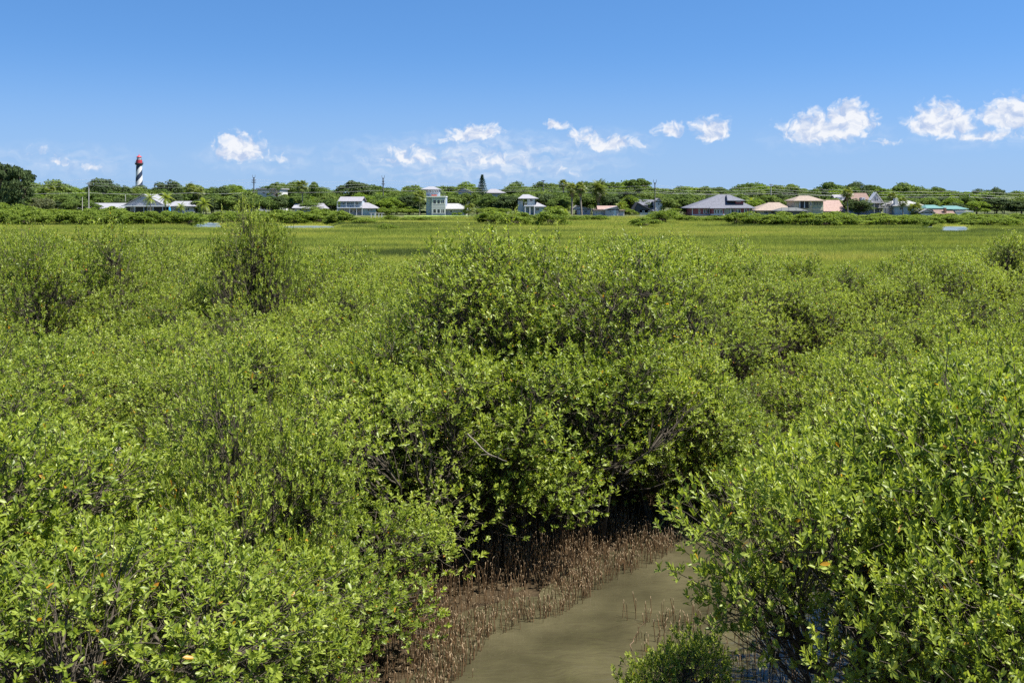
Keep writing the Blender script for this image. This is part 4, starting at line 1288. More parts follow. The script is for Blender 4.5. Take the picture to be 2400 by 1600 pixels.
# ------------------------------------------------------------------ lighthouse
def lighthouse():
    D = 1000.0; s = D / F
    x = WX(326, D); gz = float(ground_z(x, D))
    root = empty('lighthouse', (x, D, gz)); tag(root, 'tall lighthouse with black and white spiral stripes and a red lantern', 'lighthouse')
    def Z(row): return WZ(row, D) - gz
    m, nt, N, L = new_mat('spiral_stripe_paint')
    b = N('ShaderNodeBsdfPrincipled'); o = N('ShaderNodeOutputMaterial'); L(b.outputs[0], o.inputs[0])
    tc = N('ShaderNodeTexCoord'); sp = N('ShaderNodeSeparateXYZ'); L(tc.outputs['Object'], sp.inputs[0])

    def mm(op, a, c=None):
        n = N('ShaderNodeMath'); n.operation = op
        for i, v in enumerate((a, c)):
            if v is None: continue
            if isinstance(v, (int, float)): n.inputs[i].default_value = v
            else: L(v, n.inputs[i])
        return n.outputs[0]
    th = mm('ARCTAN2', sp.outputs[1], sp.outputs[0])
    pitch = 53 * s
    ph = mm('SUBTRACT', mm('MULTIPLY', th, 2.0), mm('MULTIPLY', mm('SUBTRACT', sp.outputs[2], Z(390)), 4 * math.pi / pitch))
    st = mm('GREATER_THAN', mm('SINE', mm('ADD', ph, -math.pi / 2)), 0.0)
    mx = N('ShaderNodeMix'); mx.data_type = 'RGBA'; mx.inputs[6].default_value = (.55, .55, .55, 1); mx.inputs[7].default_value = (.014, .026, .06, 1)
    L(st, mx.inputs[0]); L(mx.outputs[2], b.inputs['Base Color']); b.inputs['Roughness'].default_value = .55
    w = MB(); w.lathe([(8.9 * s, -1), (8.3 * s, Z(445)), (6.6 * s, Z(386)), (6.6 * s, Z(384.6)), (.1, Z(384.5))], 40); w.build('tower', m, root, smooth=True)
    blk = paint('black_iron', (.025, .028, .035), .5, .1); red = paint('lighthouse_red', (.42, .045, .06), .45, .1); gl = paint('lantern_glass', (.42, .46, .50), .08, .05, spec=.8)
    g = MB(); g.lathe([(7.0 * s, Z(387.5)), (9.4 * s, Z(385)), (9.4 * s, Z(382.6)), (6.9 * s, Z(382.4))], 32); ga = g.build('gallery', blk, root)
    r = MB()
    for i in range(20):
        a = i * 2 * math.pi / 20; r.tube([(9.0 * s * math.cos(a), 9.0 * s * math.sin(a), Z(382.6)), (9.0 * s * math.cos(a), 9.0 * s * math.sin(a), Z(379.6))], .06, 4)
    r.lathe([(9.05 * s, Z(379.7)), (9.05 * s, Z(379.4)), (8.9 * s, Z(379.4)), (8.9 * s, Z(379.7))], 32); r.build('railing', blk, ga)
    k = MB(); k.lathe([(6.9 * s, Z(382.4)), (6.9 * s, Z(375.4)), (7.2 * s, Z(375)), (.1, Z(374.8))], 32); k.build('watch_room', red, root, smooth=False)
    l = MB(); l.lathe([(4.9 * s, Z(374.8)), (4.9 * s, Z(368.2))], 12); la = l.build('lantern', gl, root)
    q = MB()
    for i in range(12):
        a = i * 2 * math.pi / 12; q.tube([(5.0 * s * math.cos(a), 5.0 * s * math.sin(a), Z(374.8)), (5.0 * s * math.cos(a), 5.0 * s * math.sin(a), Z(368.4))], .12, 4)
    q.build('lantern_bars', blk, la)
    t = MB(); t.lathe([(5.9 * s, Z(368.6)), (5.6 * s, Z(367.6)), (2.8 * s, Z(365.6)), (.9 * s, Z(364.4)), (1.1 * s, Z(363.4)), (.5 * s, Z(362.5)), (.15 * s, Z(360.5)), (.02, Z(360.4))], 24)
    t.build('roof', red, root, smooth=True)


lighthouse()

# ------------------------------------------------------------------ houses
def siding(name, col, scale=6.0):
    m, nt, N, L = new_mat(name)
    b = N('ShaderNodeBsdfPrincipled'); o = N('ShaderNodeOutputMaterial'); L(b.outputs[0], o.inputs[0])
    tc = N('ShaderNodeTexCoord')
    n = N('ShaderNodeTexNoise'); n.inputs['Scale'].default_value = .8; n.inputs['Detail'].default_value = 5; L(tc.outputs['Object'], n.inputs['Vector'])
    r = ramp(N, [(.3, tuple(c * .86 for c in col)), (.7, tuple(min(1, c * 1.08) for c in col))]); L(n.outputs[0], r.inputs[0]); L(r.outputs[0], b.inputs['Base Color'])
    b.inputs['Roughness'].default_value = .6
    return m


def shingle(name, col):
    return paint(name, col, .85, .22, 2.2, .2)


W = dict(
    white=siding('white_siding', (.52, .52, .53)), trim=paint('white_trim', (.60, .60, .61), .5, .04), blue=siding('blue_grey_siding', (.28, .335, .44)),
    grey=siding('grey_siding', (.40, .40, .44)), teal=siding('teal_siding', (.34, .42, .45)), pale=siding('pale_blue_siding', (.36, .43, .50)),
    red=siding('maroon_siding', (.30, .075, .085)), tan=paint('tan_stucco', (.52, .43, .29), .8, .1), olive=paint('olive_stucco', (.38, .40, .31), .8, .1),
    pink=siding('pink_white_siding', (.48, .42, .42)), cream=paint('cream_stucco', (.5, .45, .35), .8, .08), dark=paint('dark_cladding', (.06, .065, .075), .7, .2),
    r_white=paint('white_metal_roof', (.25, .25, .265), .45, .06), r_grey=shingle('light_grey_shingle', (.21, .205, .225)), r_slate=shingle('slate_grey_shingle', (.115, .12, .145)),
    r_tan=shingle('tan_shingle', (.235, .19, .155)), r_pink=shingle('pinkish_tile', (.265, .185, .16)), r_brown=shingle('brown_shingle', (.17, .115, .095)),
    r_green=paint('green_metal_roof', (.11, .21, .185), .45, .1), r_dark=shingle('charcoal_shingle', (.09, .09, .10)), r_teal=shingle('sun_bleached_shingle', (.26, .26, .255)),
    glass=paint('window_glass', (.035, .045, .06), .06, .05, spec=.7), shade_paint=paint('painted_shade', (.05, .05, .05), .8, .1), screen=paint('screen_mesh', (.10, .105, .10), .6, .1),  # the near-black paint puts porch and balcony shade into the colour
    brick=paint('brown_brick', (.25, .13, .09), .85, .2, 6), wood=paint('weathered_wood', (.42, .39, .35), .8, .15), blue_t=paint('bright_blue_plastic', (.03, .28, .55), .5, .05), redc=paint('red_cushion', (.45, .08, .06), .7, .1))


class House:
    def __init__(h, name, px, row, D, label, cat='house'):
        h.D = D; h.s = D / F; h.px = px; h.row = row
        h.root = empty(name, (WX(px, D), D, WZ(row, D))); tag(h.root, label, cat)
        h.gz = float(ground_z(WX(px, D), D)) - WZ(row, D) - .3   # local ground, so that walls go down to it

    def X(h, px): return (px - h.px) * h.s
    def Z(h, row): return (h.row - row) * h.s

    def box(h, name, x0, x1, r0, r1, y0, y1, mat, parent=None):
        b = MB(); b.box(h.X(x0), h.X(x1), y0, y1, h.Z(r1), h.Z(r0)); return b.build(name, W[mat], parent or h.root)

    def wall(h, x0, x1, r0, r1, y0, y1, mat, name='wall'):
        z0 = h.Z(r1)
        if r1 >= h.row - .01: z0 = min(z0, h.gz)
        b = MB(); b.box(h.X(x0), h.X(x1), y0, y1, z0, h.Z(r0)); return b.build(name, W[mat], h.root)

    def hip(h, x0, x1, rx0, rx1, re, rr, y0, y1, mat, name='roof', th=.18):
        a, b_, c, d = h.X(x0), h.X(x1), h.X(rx0), h.X(rx1); ze, zr = h.Z(re), h.Z(rr); ym = (y0 + y1) / 2
        v = [(a, y0, ze - th), (b_, y0, ze - th), (b_, y1, ze - th), (a, y1, ze - th), (a, y0, ze), (b_, y0, ze), (b_, y1, ze), (a, y1, ze), (c, ym, zr), (d, ym, zr)]
        m = MB(); m.add(v, t=[(5, 6, 9), (7, 4, 8)], q=[(3, 2, 1, 0), (0, 1, 5, 4), (1, 2, 6, 5), (2, 3, 7, 6), (3, 0, 4, 7), (4, 5, 9, 8), (6, 7, 8, 9)]); return m.build(name, W[mat], h.root)

    def gable_front(h, x0, x1, re, rr, y0, y1, mat, wallmat, over=.35, name='roof', xr=None):
        """Ridge runs away from the viewer: a triangle faces us."""
        a, b_ = h.X(x0), h.X(x1); c = h.X(xr) if xr else (a + b_) / 2; ze, zr = h.Z(re), h.Z(rr); th = .2
        m = MB(); v = []
        for y in (y0 - over, y1):
            v += [(a, y, ze), (c, y, zr), (b_, y, ze), (a, y, ze - th), (c, y, zr - th * 1.3), (b_, y, ze - th)]
        m.add(v, q=[(0, 1, 7, 6), (1, 2, 8, 7), (3, 9, 10, 4), (4, 10, 11, 5), (0, 3, 4, 1), (1, 4, 5, 2), (6, 7, 10, 9), (7, 8, 11, 10), (0, 6, 9, 3), (2, 5, 11, 8)])
        o = m.build(name, W[mat], h.root)
        k = .35; g = MB(); g.add([(a + k, y0, ze - th), (b_ - k, y0, ze - th), (c, y0, zr - th * 1.3 - .15), (a + k, y0 + .2, ze - th), (b_ - k, y0 + .2, ze - th), (c, y0 + .2, zr - th * 1.3 - .15)],
                                 t=[(0, 1, 2), (3, 5, 4)], q=[(0, 3, 4, 1), (1, 4, 5, 2), (2, 5, 3, 0)])
        g.build('gable', W[wallmat], h.root); return o

    def gable_side(h, x0, x1, re, rr, y0, y1, mat, name='roof', skew=0.0):
        a, b_ = h.X(x0), h.X(x1); ze, zr = h.Z(re), h.Z(rr); ym = (y0 + y1) / 2; th = .18
        v = []
        for x in (a, b_): v += [(x, y0, ze), (x, ym, zr), (x, y1, ze), (x, y0, ze - th), (x, ym, zr - th), (x, y1, ze - th)]
        m = MB(); m.add(v, q=[(0, 6, 7, 1), (1, 7, 8, 2), (3, 4, 10, 9), (4, 5, 11, 10), (0, 1, 4, 3), (1, 2, 5, 4), (6, 9, 10, 7), (7, 10, 11, 8), (0, 3, 9, 6), (2, 8, 11, 5)])
        return m.build(name, W[mat], h.root)

    def window(h, x0, x1, r0, r1, y, frame='trim', bars=1, fw=.12, glass='glass'):
        a, b_, z0, z1 = h.X(x0), h.X(x1), h.Z(r1), h.Z(r0)
        m = MB()
        m.box(a, b_, y - .07, y, z1 - fw, z1).box(a, b_, y - .07, y, z0, z0 + fw).box(a, a + fw, y - .066, y, z0 + fw, z1 - fw).box(b_ - fw, b_, y - .066, y, z0 + fw, z1 - fw)
        for k in range(bars):
            xx = a + (b_ - a) * (k + 1) / (bars + 1); m.box(xx - fw * .35, xx + fw * .35, y - .062, y, z0 + fw, z1 - fw)
        o = m.build('window', W[frame], h.root)
        p = MB(); p.box(a + fw * .5, b_ - fw * .5, y - .03, y + .05, z0 + fw * .5, z1 - fw * .5); p.build('pane', W[glass], o)
        return o

    def post(h, x, r0, r1, y, mat='trim', w=.16, name='porch_post'):
        b = MB(); c = h.X(x); z0 = h.Z(r1); z0 = min(z0, h.gz) if r1 >= h.row - .01 else z0
        b.box(c - w / 2, c + w / 2, y - w / 2, y + w / 2, z0, h.Z(r0)); return b.build(name, W[mat], h.root)

    def rail(h, x0, x1, r0, r1, y, mat='trim', n=10, name='railing', side=0.0):
        b = MB(); a, c = h.X(x0), h.X(x1); z0, z1 = h.Z(r1), h.Z(r0)
        b.box(a, c, y - .05, y + .05, z1 - .09, z1); b.box(a, c, y - .04, y + .04, z0, z0 + .07)
        for i in range(n + 1):
            x = a + (c - a) * i / n; b.box(x - .03, x + .03, y - .025, y + .025, z0 + .07, z1 - .09)
        return b.build(name, W[mat], h.root)


# white gabled house, left
h = House('white_house', 338, 497, 340, 'long low white house with a big front gable below the lighthouse')
h.wall(182, 292, 488, 497, 2, 10, 'white'); h.gable_side(178, 300, 489, 476, 1, 11, 'r_white')
h.wall(296, 384, 482, 497, 0, 12, 'shade_paint', 'porch_wall'); h.gable_front(290, 388, 481, 455, -.5, 12, 'r_white', 'grey')  # porch wall near-black and gable grey: their shade put into the colour
h.box('eave_board', 288, 402, 481, 484.3, -1.4, -.9, 'trim')
for x in (296, 318, 340, 362, 384, 398): h.post(x, 484, 497, -1.1)
h.wall(392, 452, 483, 497, 1, 10, 'grey'); h.hip(384, 458, 398, 440, 483, 471.5, 0, 11, 'r_white')
h.window(408, 416, 487, 494, 1); h.window(432, 442, 487, 494, 1); h.window(200, 212, 490, 495, 2); h.window(240, 254, 490, 495, 2)
h.window(306, 318, 486, 494, 0); h.window(345, 358, 486, 494, 0)
k = House('kayak', 397.5, 497, 331, 'bright blue kayak stood upright at the porch of the white gabled house', 'kayak')
b = MB(); zb = k.gz + .3
b.lathe([(.02, zb), (.30, zb + .5), (.36, zb + 1.5), (.30, zb + 2.3), (.03, zb + 2.9)], 10); b.build('hull', W['blue_t'], k.root, smooth=True)
b = MB(); b.lathe([(.22, zb + 1.35), (.24, zb + 1.4), (.24, zb + 1.6), (.22, zb + 1.65)], 10); o = b.build('cockpit_rim', W['dark'], k.root); o.location = (0, -.2, 0)

# white roofed building behind trees
h = House('white_building', 628, 480, 405, 'white flat roofed building half hidden behind the airy tree', 'building')
h.wall(604, 656, 443, 480, 0, 14, 'white'); h.box('roof', 601, 659, 441, 444, -.8, 15, 'r_white'); h.window(615, 622, 449, 455, 0); h.window(638, 646, 449, 455, 0)

# hipped grey house
h = House('grey_hipped_house', 733, 500, 345, 'low house with pale hipped roofs left of the balcony house')
h.wall(690, 720, 487, 500, 1, 9, 'white'); h.gable_side(684, 724, 487.5, 478, 0, 10, 'r_white')
h.wall(720, 764, 488, 500, 0, 10, 'pale'); h.hip(714, 769, 735, 752, 488.5, 476.5, -.8, 11, 'r_grey'); h.window(734, 742, 490, 496, 0); h.window(750, 757, 490, 496, 0); h.window(700, 708, 490, 496, 1)

# balcony house
h = House('balcony_house', 820, 505, 332, 'two storey pale blue house with an upper balcony and low wing')
h.wall(796, 846, 471, 487, 1.6, 9, 'pale', 'upper_wall'); h.gable_side(792, 849, 471.5, 461, -.4, 10, 'r_grey')
h.box('balcony_floor', 790, 850, 486.3, 488, -.4, 1.6, 'trim'); h.wall(796, 846, 488, 505, 1.8, 9.4, 'pink')
h.rail(790, 849, 480.5, 486.3, -.3, 'pale', 14)
for x in (791, 812, 832, 849): h.post(x, 471.5, 486.3, -.25)
for x in (791, 820, 836, 849): h.post(x, 488, 505, -.25)
for x in (801, 811, 833): h.window(x, x + 5, 473.5, 481, 1.6)
h.window(800, 806, 491, 498, 1.8); h.window(815, 824, 491, 500, 1.8, bars=2); h.window(828, 834, 491, 500, 1.8)
h.wall(846, 880, 488, 505, .6, 9, 'teal'); h.hip(843, 884, 846, 858, 488, 475, -.2, 10, 'r_grey', 'wing_roof'); h.window(860, 866, 489.5, 495, .6); h.window(867, 873, 489.5, 495, .6)
h.wall(788, 796, 487.6, 505, 2.2, 9, 'white')
d = House('dock_rail', 888, 511, 296, 'small white wooden dock rail standing in the marsh grass', 'fence')
for x in (870, 879, 888, 895): d.post(x, 500, 511, 0, 'trim', .2, 'post')
d.box('rail', 866, 900, 499, 500.4, -.1, .1, 'wood')

# blue tower house
h = House('blue_tower_house', 1030, 504, 330, 'blue three level tower house with roof deck railing and white triple windows')
h.wall(999, 1044, 462, 504, .8, 9, 'blue', 'rear_wall'); h.wall(1013, 1043.5, 462, 504, 0, .8, 'blue')
h.box('deck', 998, 1045, 460, 462.2, -.3, 9.3, 'trim')
h.rail(1008, 1045, 452.5, 460, -.2, 'wood', 12)
h.box('bench', 1011, 1023, 456, 460, 1.0, 2.0, 'redc')
h.box('panel', 1014, 1043, 480.2, 488.2, -.06, -.003, 'grey')
for r0, r1 in ((467.3, 479), (489.2, 500.8)):
    for x0, x1 in ((1014, 1023.3), (1023.6, 1032.4), (1032.7, 1042.6)): h.window(x0, x1, r0, r1, -.003, bars=0 if x0 < 1030 else 1, fw=.2)
h.box('corner_board', 1012, 1013.6, 462.2, 504, -.05, .1, 'trim'); h.box('corner_board', 1042.8, 1044.4, 462.2, 504, -.05, .1, 'trim')
h.window(1003, 1007, 469, 477, .8); h.window(1003, 1007, 491, 499, .8)
h.wall(993, 1024, 443, 462, 9.4, 15, 'pale', 'cabana_wall'); h.hip(980, 1027, 998, 1010, 443, 436, 8, 16.5, 'r_white', 'cabana_roof')
for x in (994.5, 1001, 1007.5, 1014, 1019): h.window(x, x + 4, 445.5, 451, 9.4, fw=.09)
h.wall(993, 1000, 455, 504, 9.3, 14, 'blue', 'stair_wall')
h.wall(1044, 1092, 489, 504, 1.5, 10, 'grey', 'wing_wall'); h.hip(1043, 1094, 1046, 1072, 489.5, 477, .3, 11, 'r_teal', 'wing_roof')
h.window(1054, 1059.5, 491.5, 499, 1.5, bars=0); h.window(1078.5, 1083, 491.5, 498, 1.5, bars=0); h.box('door', 1088, 1091.5, 491, 504, 1.4, 1.5, 'trim')

# roofs on the rise
h = House('gabled_house', 1085, 470, 402, 'far house with a white trimmed gable left of the pointed conifer')
h.wall(1072, 1102, 449, 470, 0, 10, 'grey'); h.gable_front(1066, 1106, 450, 441, 0, 11, 'r_slate', 'grey'); h.window(1083, 1089, 451, 456, -.003)
h = House('grey_roofed_house', 1157, 470, 404, 'far house with a pale grey hipped roof right of the pointed conifer')
h.wall(1142, 1178, 451, 470, 0, 10, 'grey'); h.hip(1134, 1186, 1150, 1162, 452, 442.5, -1, 11, 'r_grey'); h.window(1150, 1156, 453, 457, 0)

# teal porch house
h = House('teal_porch_house', 1247, 503, 335, 'teal house with a small white roofed upper room and columned porch')
h.wall(1236, 1254, 464, 484, 2, 7, 'teal', 'upper_wall'); h.hip(1214, 1263, 1226, 1240, 465, 455.5, 1, 8, 'r_white', 'upper_roof'); h.window(1241.5, 1249, 465.5, 473, 2)
h.wall(1226, 1252, 484, 503, 2.5, 9, 'teal'); h.box('porch_deck', 1228, 1252, 481.5, 484, -.2, 2.5, 'trim'); h.rail(1229, 1252, 474.5, 481.5, 0, 'trim', 8)
for x in (1231, 1242, 1252.5): h.post(x, 484, 503, 0, 'trim', .3, 'column')
h.window(1238, 1243, 488, 500, 2.5, bars=0); h.window(1228, 1234, 488, 497, 2.5)
h.wall(1253, 1276, 483.5, 503, .8, 9, 'teal', 'wing_wall'); h.hip(1250, 1281, 1251, 1254, 484, 471.5, 0, 10, 'r_white', 'wing_roof'); h.window(1256, 1264, 487, 495, .8)
h.wall(1214, 1226, 470, 503, 3, 9, 'white', 'side_wall')

# pale cottage and its neighbour
h = House('low_white_cottage', 1368, 503, 342, 'low white cottage half hidden behind the palm trio')
h.wall(1352, 1384, 490, 503, 0, 8, 'pink'); h.gable_front(1340, 1390, 490.5, 481.5, 0, 9, 'r_white', 'white', xr=1352); h.window(1368, 1377, 492, 499, -.003, bars=2)
h.box('door', 1356, 1360, 492, 503, -.06, -.003, 'trim')
h = House('pale_cottage', 1430, 509, 322, 'small pale pinkish cottage with a gabled front wing')
h.wall(1394, 1419, 493, 509, 1.5, 8, 'pink', 'wing_wall'); h.gable_side(1402, 1450, 492, 482.5, 2, 9, 'r_pink'); h.box('flat_roof', 1391, 1421, 490.5, 493, .8, 8.2, 'r_pink')
h.wall(1419, 1449, 491, 509, 0, 7, 'pink'); h.gable_front(1414, 1452, 491.5, 483.5, 0, 8, 'r_white', 'pink', xr=1446)
h.wall(1449, 1464, 494, 509, .8, 7, 'pink', 'side_wall'); h.box('flat_roof', 1449, 1466, 492, 494, .2, 7.2, 'r_pink')
h.window(1428, 1433.5, 493, 499, -.003); h.window(1449.8, 1455, 495, 499.5, .8); h.window(1397, 1401, 495, 503, 1.5); h.window(1409, 1413, 495, 503, 1.5); h.box('door', 1438, 1444, 492.5, 509, -.06, -.003, 'trim')
h.window(1457, 1462, 495, 499.5, .8)
h.box('terrace', 1396, 1466, 509, 511, -3.5, 0, 'trim'); h.rail(1420, 1464, 505.5, 509, -3.3, 'dark', 9, 'terrace_railing')

# dark roofed house with white tower
h = House('dark_roofed_house', 1525, 505, 342, 'house with charcoal roofs and a slim white tower behind a pole')
h.wall(1536, 1553, 472, 505, 1, 6, 'white', 'tower_wall'); h.gable_front(1533.5, 1555.5, 472.5, 464.5, 1, 7, 'r_grey', 'white'); h.window(1542, 1547, 475, 481, .997, bars=0)
h.wall(1500, 1536, 492, 505, 0, 8, 'white'); h.gable_front(1480, 1536, 497, 474, 0, 9, 'r_dark', 'dark', xr=1494)
h.wall(1496, 1536, 480, 492, 6, 10, 'white', 'rear_wall'); h.gable_side(1494, 1538, 481, 468, 5, 11, 'r_slate', 'rear_roof')
h.window(1519, 1526, 494, 500, -.003); h.window(1505, 1511, 494, 500, -.003)

# red house
h = House('red_house', 1690, 504, 318, 'maroon house with a wide slate hipped roof and white framed windows')
h.wall(1622, 1764, 487, 504, 0, 13, 'red'); h.hip(1613, 1770, 1694, 1713, 487.5, 456, -1, 14.5, 'r_slate')
h.wall(1726, 1744, 469, 480, 1.2, 7, 'red', 'dormer_wall'); h.hip(1706, 1748, 1710, 1718, 470, 456.5, .4, 9, 'r_slate', 'dormer_roof'); h.window(1728, 1738, 470.5, 473.5, 1.2)
h.wall(1665, 1694, 487.8, 504, -1.6, 0, 'red', 'bay_wall'); h.hip(1660, 1699, 1668, 1690, 488, 480, -2.3, 5, 'r_slate', 'bay_roof')
h.box('bay_base', 1663, 1696, 501.5, 504.2, -1.75, -1.6, 'trim')
for x0, x1 in ((1671, 1677), (1677.6, 1684), (1684.6, 1690.6)): h.window(x0, x1, 490.5, 501, -1.603, bars=0, fw=.2)
h.wall(1695.5, 1710, 488, 504, -.3, 0, 'olive', 'panel_wall')
for x0, x1 in ((1637, 1641), (1648.5, 1653.5), (1656, 1663), (1713, 1721), (1724, 1729), (1729.6, 1736), (1745, 1751), (1755, 1763)): h.window(x0, x1, 490, 501, -.003, bars=0, fw=.17)
for x in (1711.5, 1766, 1744, 1622): h.post(x, 487.5, 504, -.5, 'trim', .22, 'corner_post')
h.box('base_board', 1622, 1764, 502.5, 504.3, -.12, -.004, 'trim')

# tan house with pool cage
h = House('tan_house', 1890, 503, 318, 'tan two storey house with hipped roofs and a wide pinkish side roof')
h.wall(1862, 1903, 470, 503, 0, 9, 'tan'); h.wall(1903, 1931, 470, 503, .6, 9, 'olive', 'right_wall'); h.hip(1858, 1934, 1884, 1906, 470.5, 458.5, -.9, 10.5, 'r_tan')
h.box('balcony_opening', 1874, 1895, 472, 488, -.05, -.003, 'shade_paint'); h.rail(1873, 1896, 481, 488, -.25, 'dark', 12, 'balcony_railing'); h.post(1885, 471, 488, -.2, 'trim', .25, 'column'); h.post(1874, 471, 488, -.2, 'trim', .25, 'column')  # dark sheet on the wall, painted in for shade behind the balcony
h.window(1898, 1901.5, 473, 482, -.003, bars=0)
for x in (1908, 1914.5, 1921.5): h.window(x, x + 5, 472.5, 482, .6, 'olive')
h.box('string_course', 1903.3, 1931, 488, 493, .45, .597, 'cream')
h.wall(1932, 1980, 494, 503, 1, 9, 'cream', 'wing_wall'); h.gable_side(1931.5, 1984, 495, 469, .4, 14, 'r_pink', 'wing_roof')
h.hip(1768, 1862, 1813, 1838, 493, 474.5, -1, 13, 'r_tan', 'low_roof'); h.wall(1774, 1860, 493, 503, 0, 12, 'cream', 'low_wall')
h.window(1790, 1800, 495, 501, -.003); h.window(1806, 1813, 495, 501, -.003)
c = House('pool_cage', 1855, 503, 311, 'dark screened pool enclosure in front of the tan house', 'enclosure')
c.hip(1818, 1894, 1838, 1872, 494, 486.5, -.6, 5.5, 'screen'); c.wall(1822, 1890, 494, 503, 0, 5, 'screen', 'screen_wall')
for x in (1822, 1839, 1856, 1873, 1890): c.post(x, 494, 503, -.06, 'r_slate', .14, 'frame_post')
for x in (1830, 1847, 1864, 1881): c.box('rafter', x, x + .7, 486.7, 494.2, -.65, -.6, 'r_slate')

# white A-frame
h = House('a_frame_house', 2050, 492, 345, 'steep white A-frame gable with brown roof above wooden decks')
h.gable_front(2036, 2070, 474, 450.5, 0, 2.5, 'trim', 'white'); h.gable_side(2006, 2050, 474, 452, 2.6, 14, 'r_brown', 'long_roof'); h.wall(2010, 2066, 474, 492, .5, 12, 'grey')
h.window(2049, 2053, 462, 472, -.003, bars=0, fw=.1); h.window(2054, 2058, 465, 472, -.003, bars=0, fw=.1); h.box('dormer', 2026, 2034, 463, 471, 2.4, 5, 'white'); h.window(2028, 2032, 464.5, 469, 2.4, bars=0, fw=.1)
h.box('deck', 2040, 2082, 475, 476.4, -3, .5, 'wood'); h.rail(2040, 2082, 471, 475, -2.9, 'wood', 12); h.box('lower_deck', 2048, 2080, 486, 487.3, -4, .5, 'wood'); h.rail(2048, 2080, 482, 486, -3.9, 'wood', 9, 'lower_railing')
for x in (2042, 2055, 2068, 2081): h.post(x, 476, 492, -2.8, 'wood', .22, 'deck_post')
h = House('far_dormer_house', 1970, 480, 372, 'grey dormered house behind the shaggy trunked palm')
h.wall(1962, 1986, 462, 480, 0, 8, 'grey'); h.gable_side(1958, 1992, 470, 456, -1, 9, 'r_grey'); h.window(1967, 1972, 463, 470, -.6)

# cream roofed house
h = House('cream_roofed_house', 2125, 500, 340, 'house with a pale cream roof and white chimney behind fan palms')
h.wall(2096, 2160, 481, 500, 0, 10, 'pale'); h.hip(2090, 2168, 2104, 2144, 482, 470.5, -1, 11, 'r_teal'); h.box('chimney', 2096, 2104, 465, 483, -.5, 1, 'white'); h.window(2108, 2116, 485, 492, 0); h.window(2126, 2136, 485, 492, 0)

# green roofed house
h = House('green_roofed_house', 2232, 504, 322, 'low house with two green metal roofs and a brown chimney')
h.wall(2180, 2216, 488, 504, 2, 10, 'white'); h.hip(2174, 2220, 2186, 2208, 488, 480.5, 1, 11, 'r_green'); h.wall(2222, 2264, 489.5, 496, 1, 9, 'teal', 'right_wall'); h.hip(2216, 2272, 2224, 2258, 490, 482.5, 0, 10, 'r_green', 'right_roof')
h.wall(2238, 2279, 496, 504, -.5, 8, 'white', 'front_wall'); h.box('parapet', 2237, 2280, 494.8, 496.2, -.6, 8, 'trim'); h.window(2245, 2252, 490.8, 494.6, 1); h.window(2254, 2258, 490.8, 494.6, 1)
h.gable_side(2188, 2234, 501, 491.5, -1.5, 3, 'r_brown', 'front_roof'); h.box('chimney', 2210, 2214.5, 487, 501.5, -1.2, -.3, 'brick'); h.wall(2192, 2232, 501, 504, -1, 2, 'cream', 'low_wall')
h = House('white_shed', 2172, 505, 310, 'small white gabled shed left of the green roofed house', 'shed')
h.wall(2158, 2186, 497, 505, 0, 5, 'white'); h.gable_front(2153, 2192, 498, 489.5, 0, 6, 'r_white', 'white'); h.window(2163, 2168, 499, 503, -.003); h.window(2176, 2181, 499, 503, -.003)
h = House('boat_shelter', 2332, 508, 305, 'low flat white roof on posts near the right edge of the marsh', 'shelter')
h.box('roof', 2312, 2350, 504, 505.6, -2, 3, 'r_white')
for x in (2314, 2326, 2338, 2349): h.post(x, 505.6, 508, -1.8, 'trim', .18, 'post')
h.box('table', 2336, 2360, 507, 508.5, -1.5, 1.5, 'white')

# ------------------------------------------------------------------ poles and wires
PX = []


def pole(px, row, D, label, arms=((2, 14),), mat='wood', r=.16, kind='utility_pole', twin=False):
    x = WX(px, D); gz = float(ground_z(x, D)); z = WZ(row, D) - gz; s = D / F
    root = empty(kind, (x, D, gz)); tag(root, label, 'utility pole')
    b = MB(); b.tube([(0, 0, -.3), (0, 0, z * .5), (0, 0, z)], [r * 1.25, r * 1.1, r], 8); b.build('pole', W[mat], root, smooth=True)
    for (dr, w) in arms:
        c = MB(); c.box(-w * s / 2, w * s / 2, -.22, -.10, z - dr * s - .1, z - dr * s + .1); a = c.build('crossarm', W[mat], root)
        for t in (-.48, -.2, .2, .48):
            i = MB(); i.lathe([(.07, z - dr * s + .1), (.1, z - dr * s + .2), (.07, z - dr * s + .3), (.02, z - dr * s + .36)], 6); o = i.build('insulator', W['r_slate'], a); o.location = (t * w * s, -.16, 0)
    if twin:
        for t in (-1, 1):
            c = MB(); c.tube([(0, 0, z - .8), (t * .45, 0, z + .2), (t * .5, 0, z + 1.0)], [.09, .08, .06], 5); c.build('top_bracket', W[mat], root)
    return root


W['pole_dark'] = paint('dark_pole', (.085, .085, .08), .8, .15); W['pole_grey'] = paint('grey_pole', (.34, .33, .31), .8, .15)
pole(208, 430, 332, 'pale grey wooden pole beside the low end of the white gabled house', ((1.5, 12),), 'pole_grey')
pole(193, 462, 326, 'short thin post left of the pale grey wooden pole', (), 'wood', .10, 'post')
pole(294, 456, 352, 'thin short pole behind the white gabled house', (), 'pole_grey', .1, 'post')
pole(595, 416, 380, 'dark utility pole with stacked insulators left of the white roofed building', ((7, 9), (12, 10)), 'pole_dark', .2, twin=True)
pole(898, 417, 384, 'dark utility pole between the balcony house and the blue tower house', ((9, 5), (15, 7)), 'pole_dark', .2, twin=True)
pole(1273, 423, 376, 'dark utility pole behind the teal porch house', ((1.5, 9), (22, 3)), 'pole_dark', .18)
pole(1535, 428, 338, 'dark forked utility pole before the white tower of the charcoal roofed house', ((14, 3),), 'pole_dark', .17, twin=True)
pole(1807, 431, 372, 'pale grey utility pole right of the red house', ((3, 8),), 'pole_grey', .17)
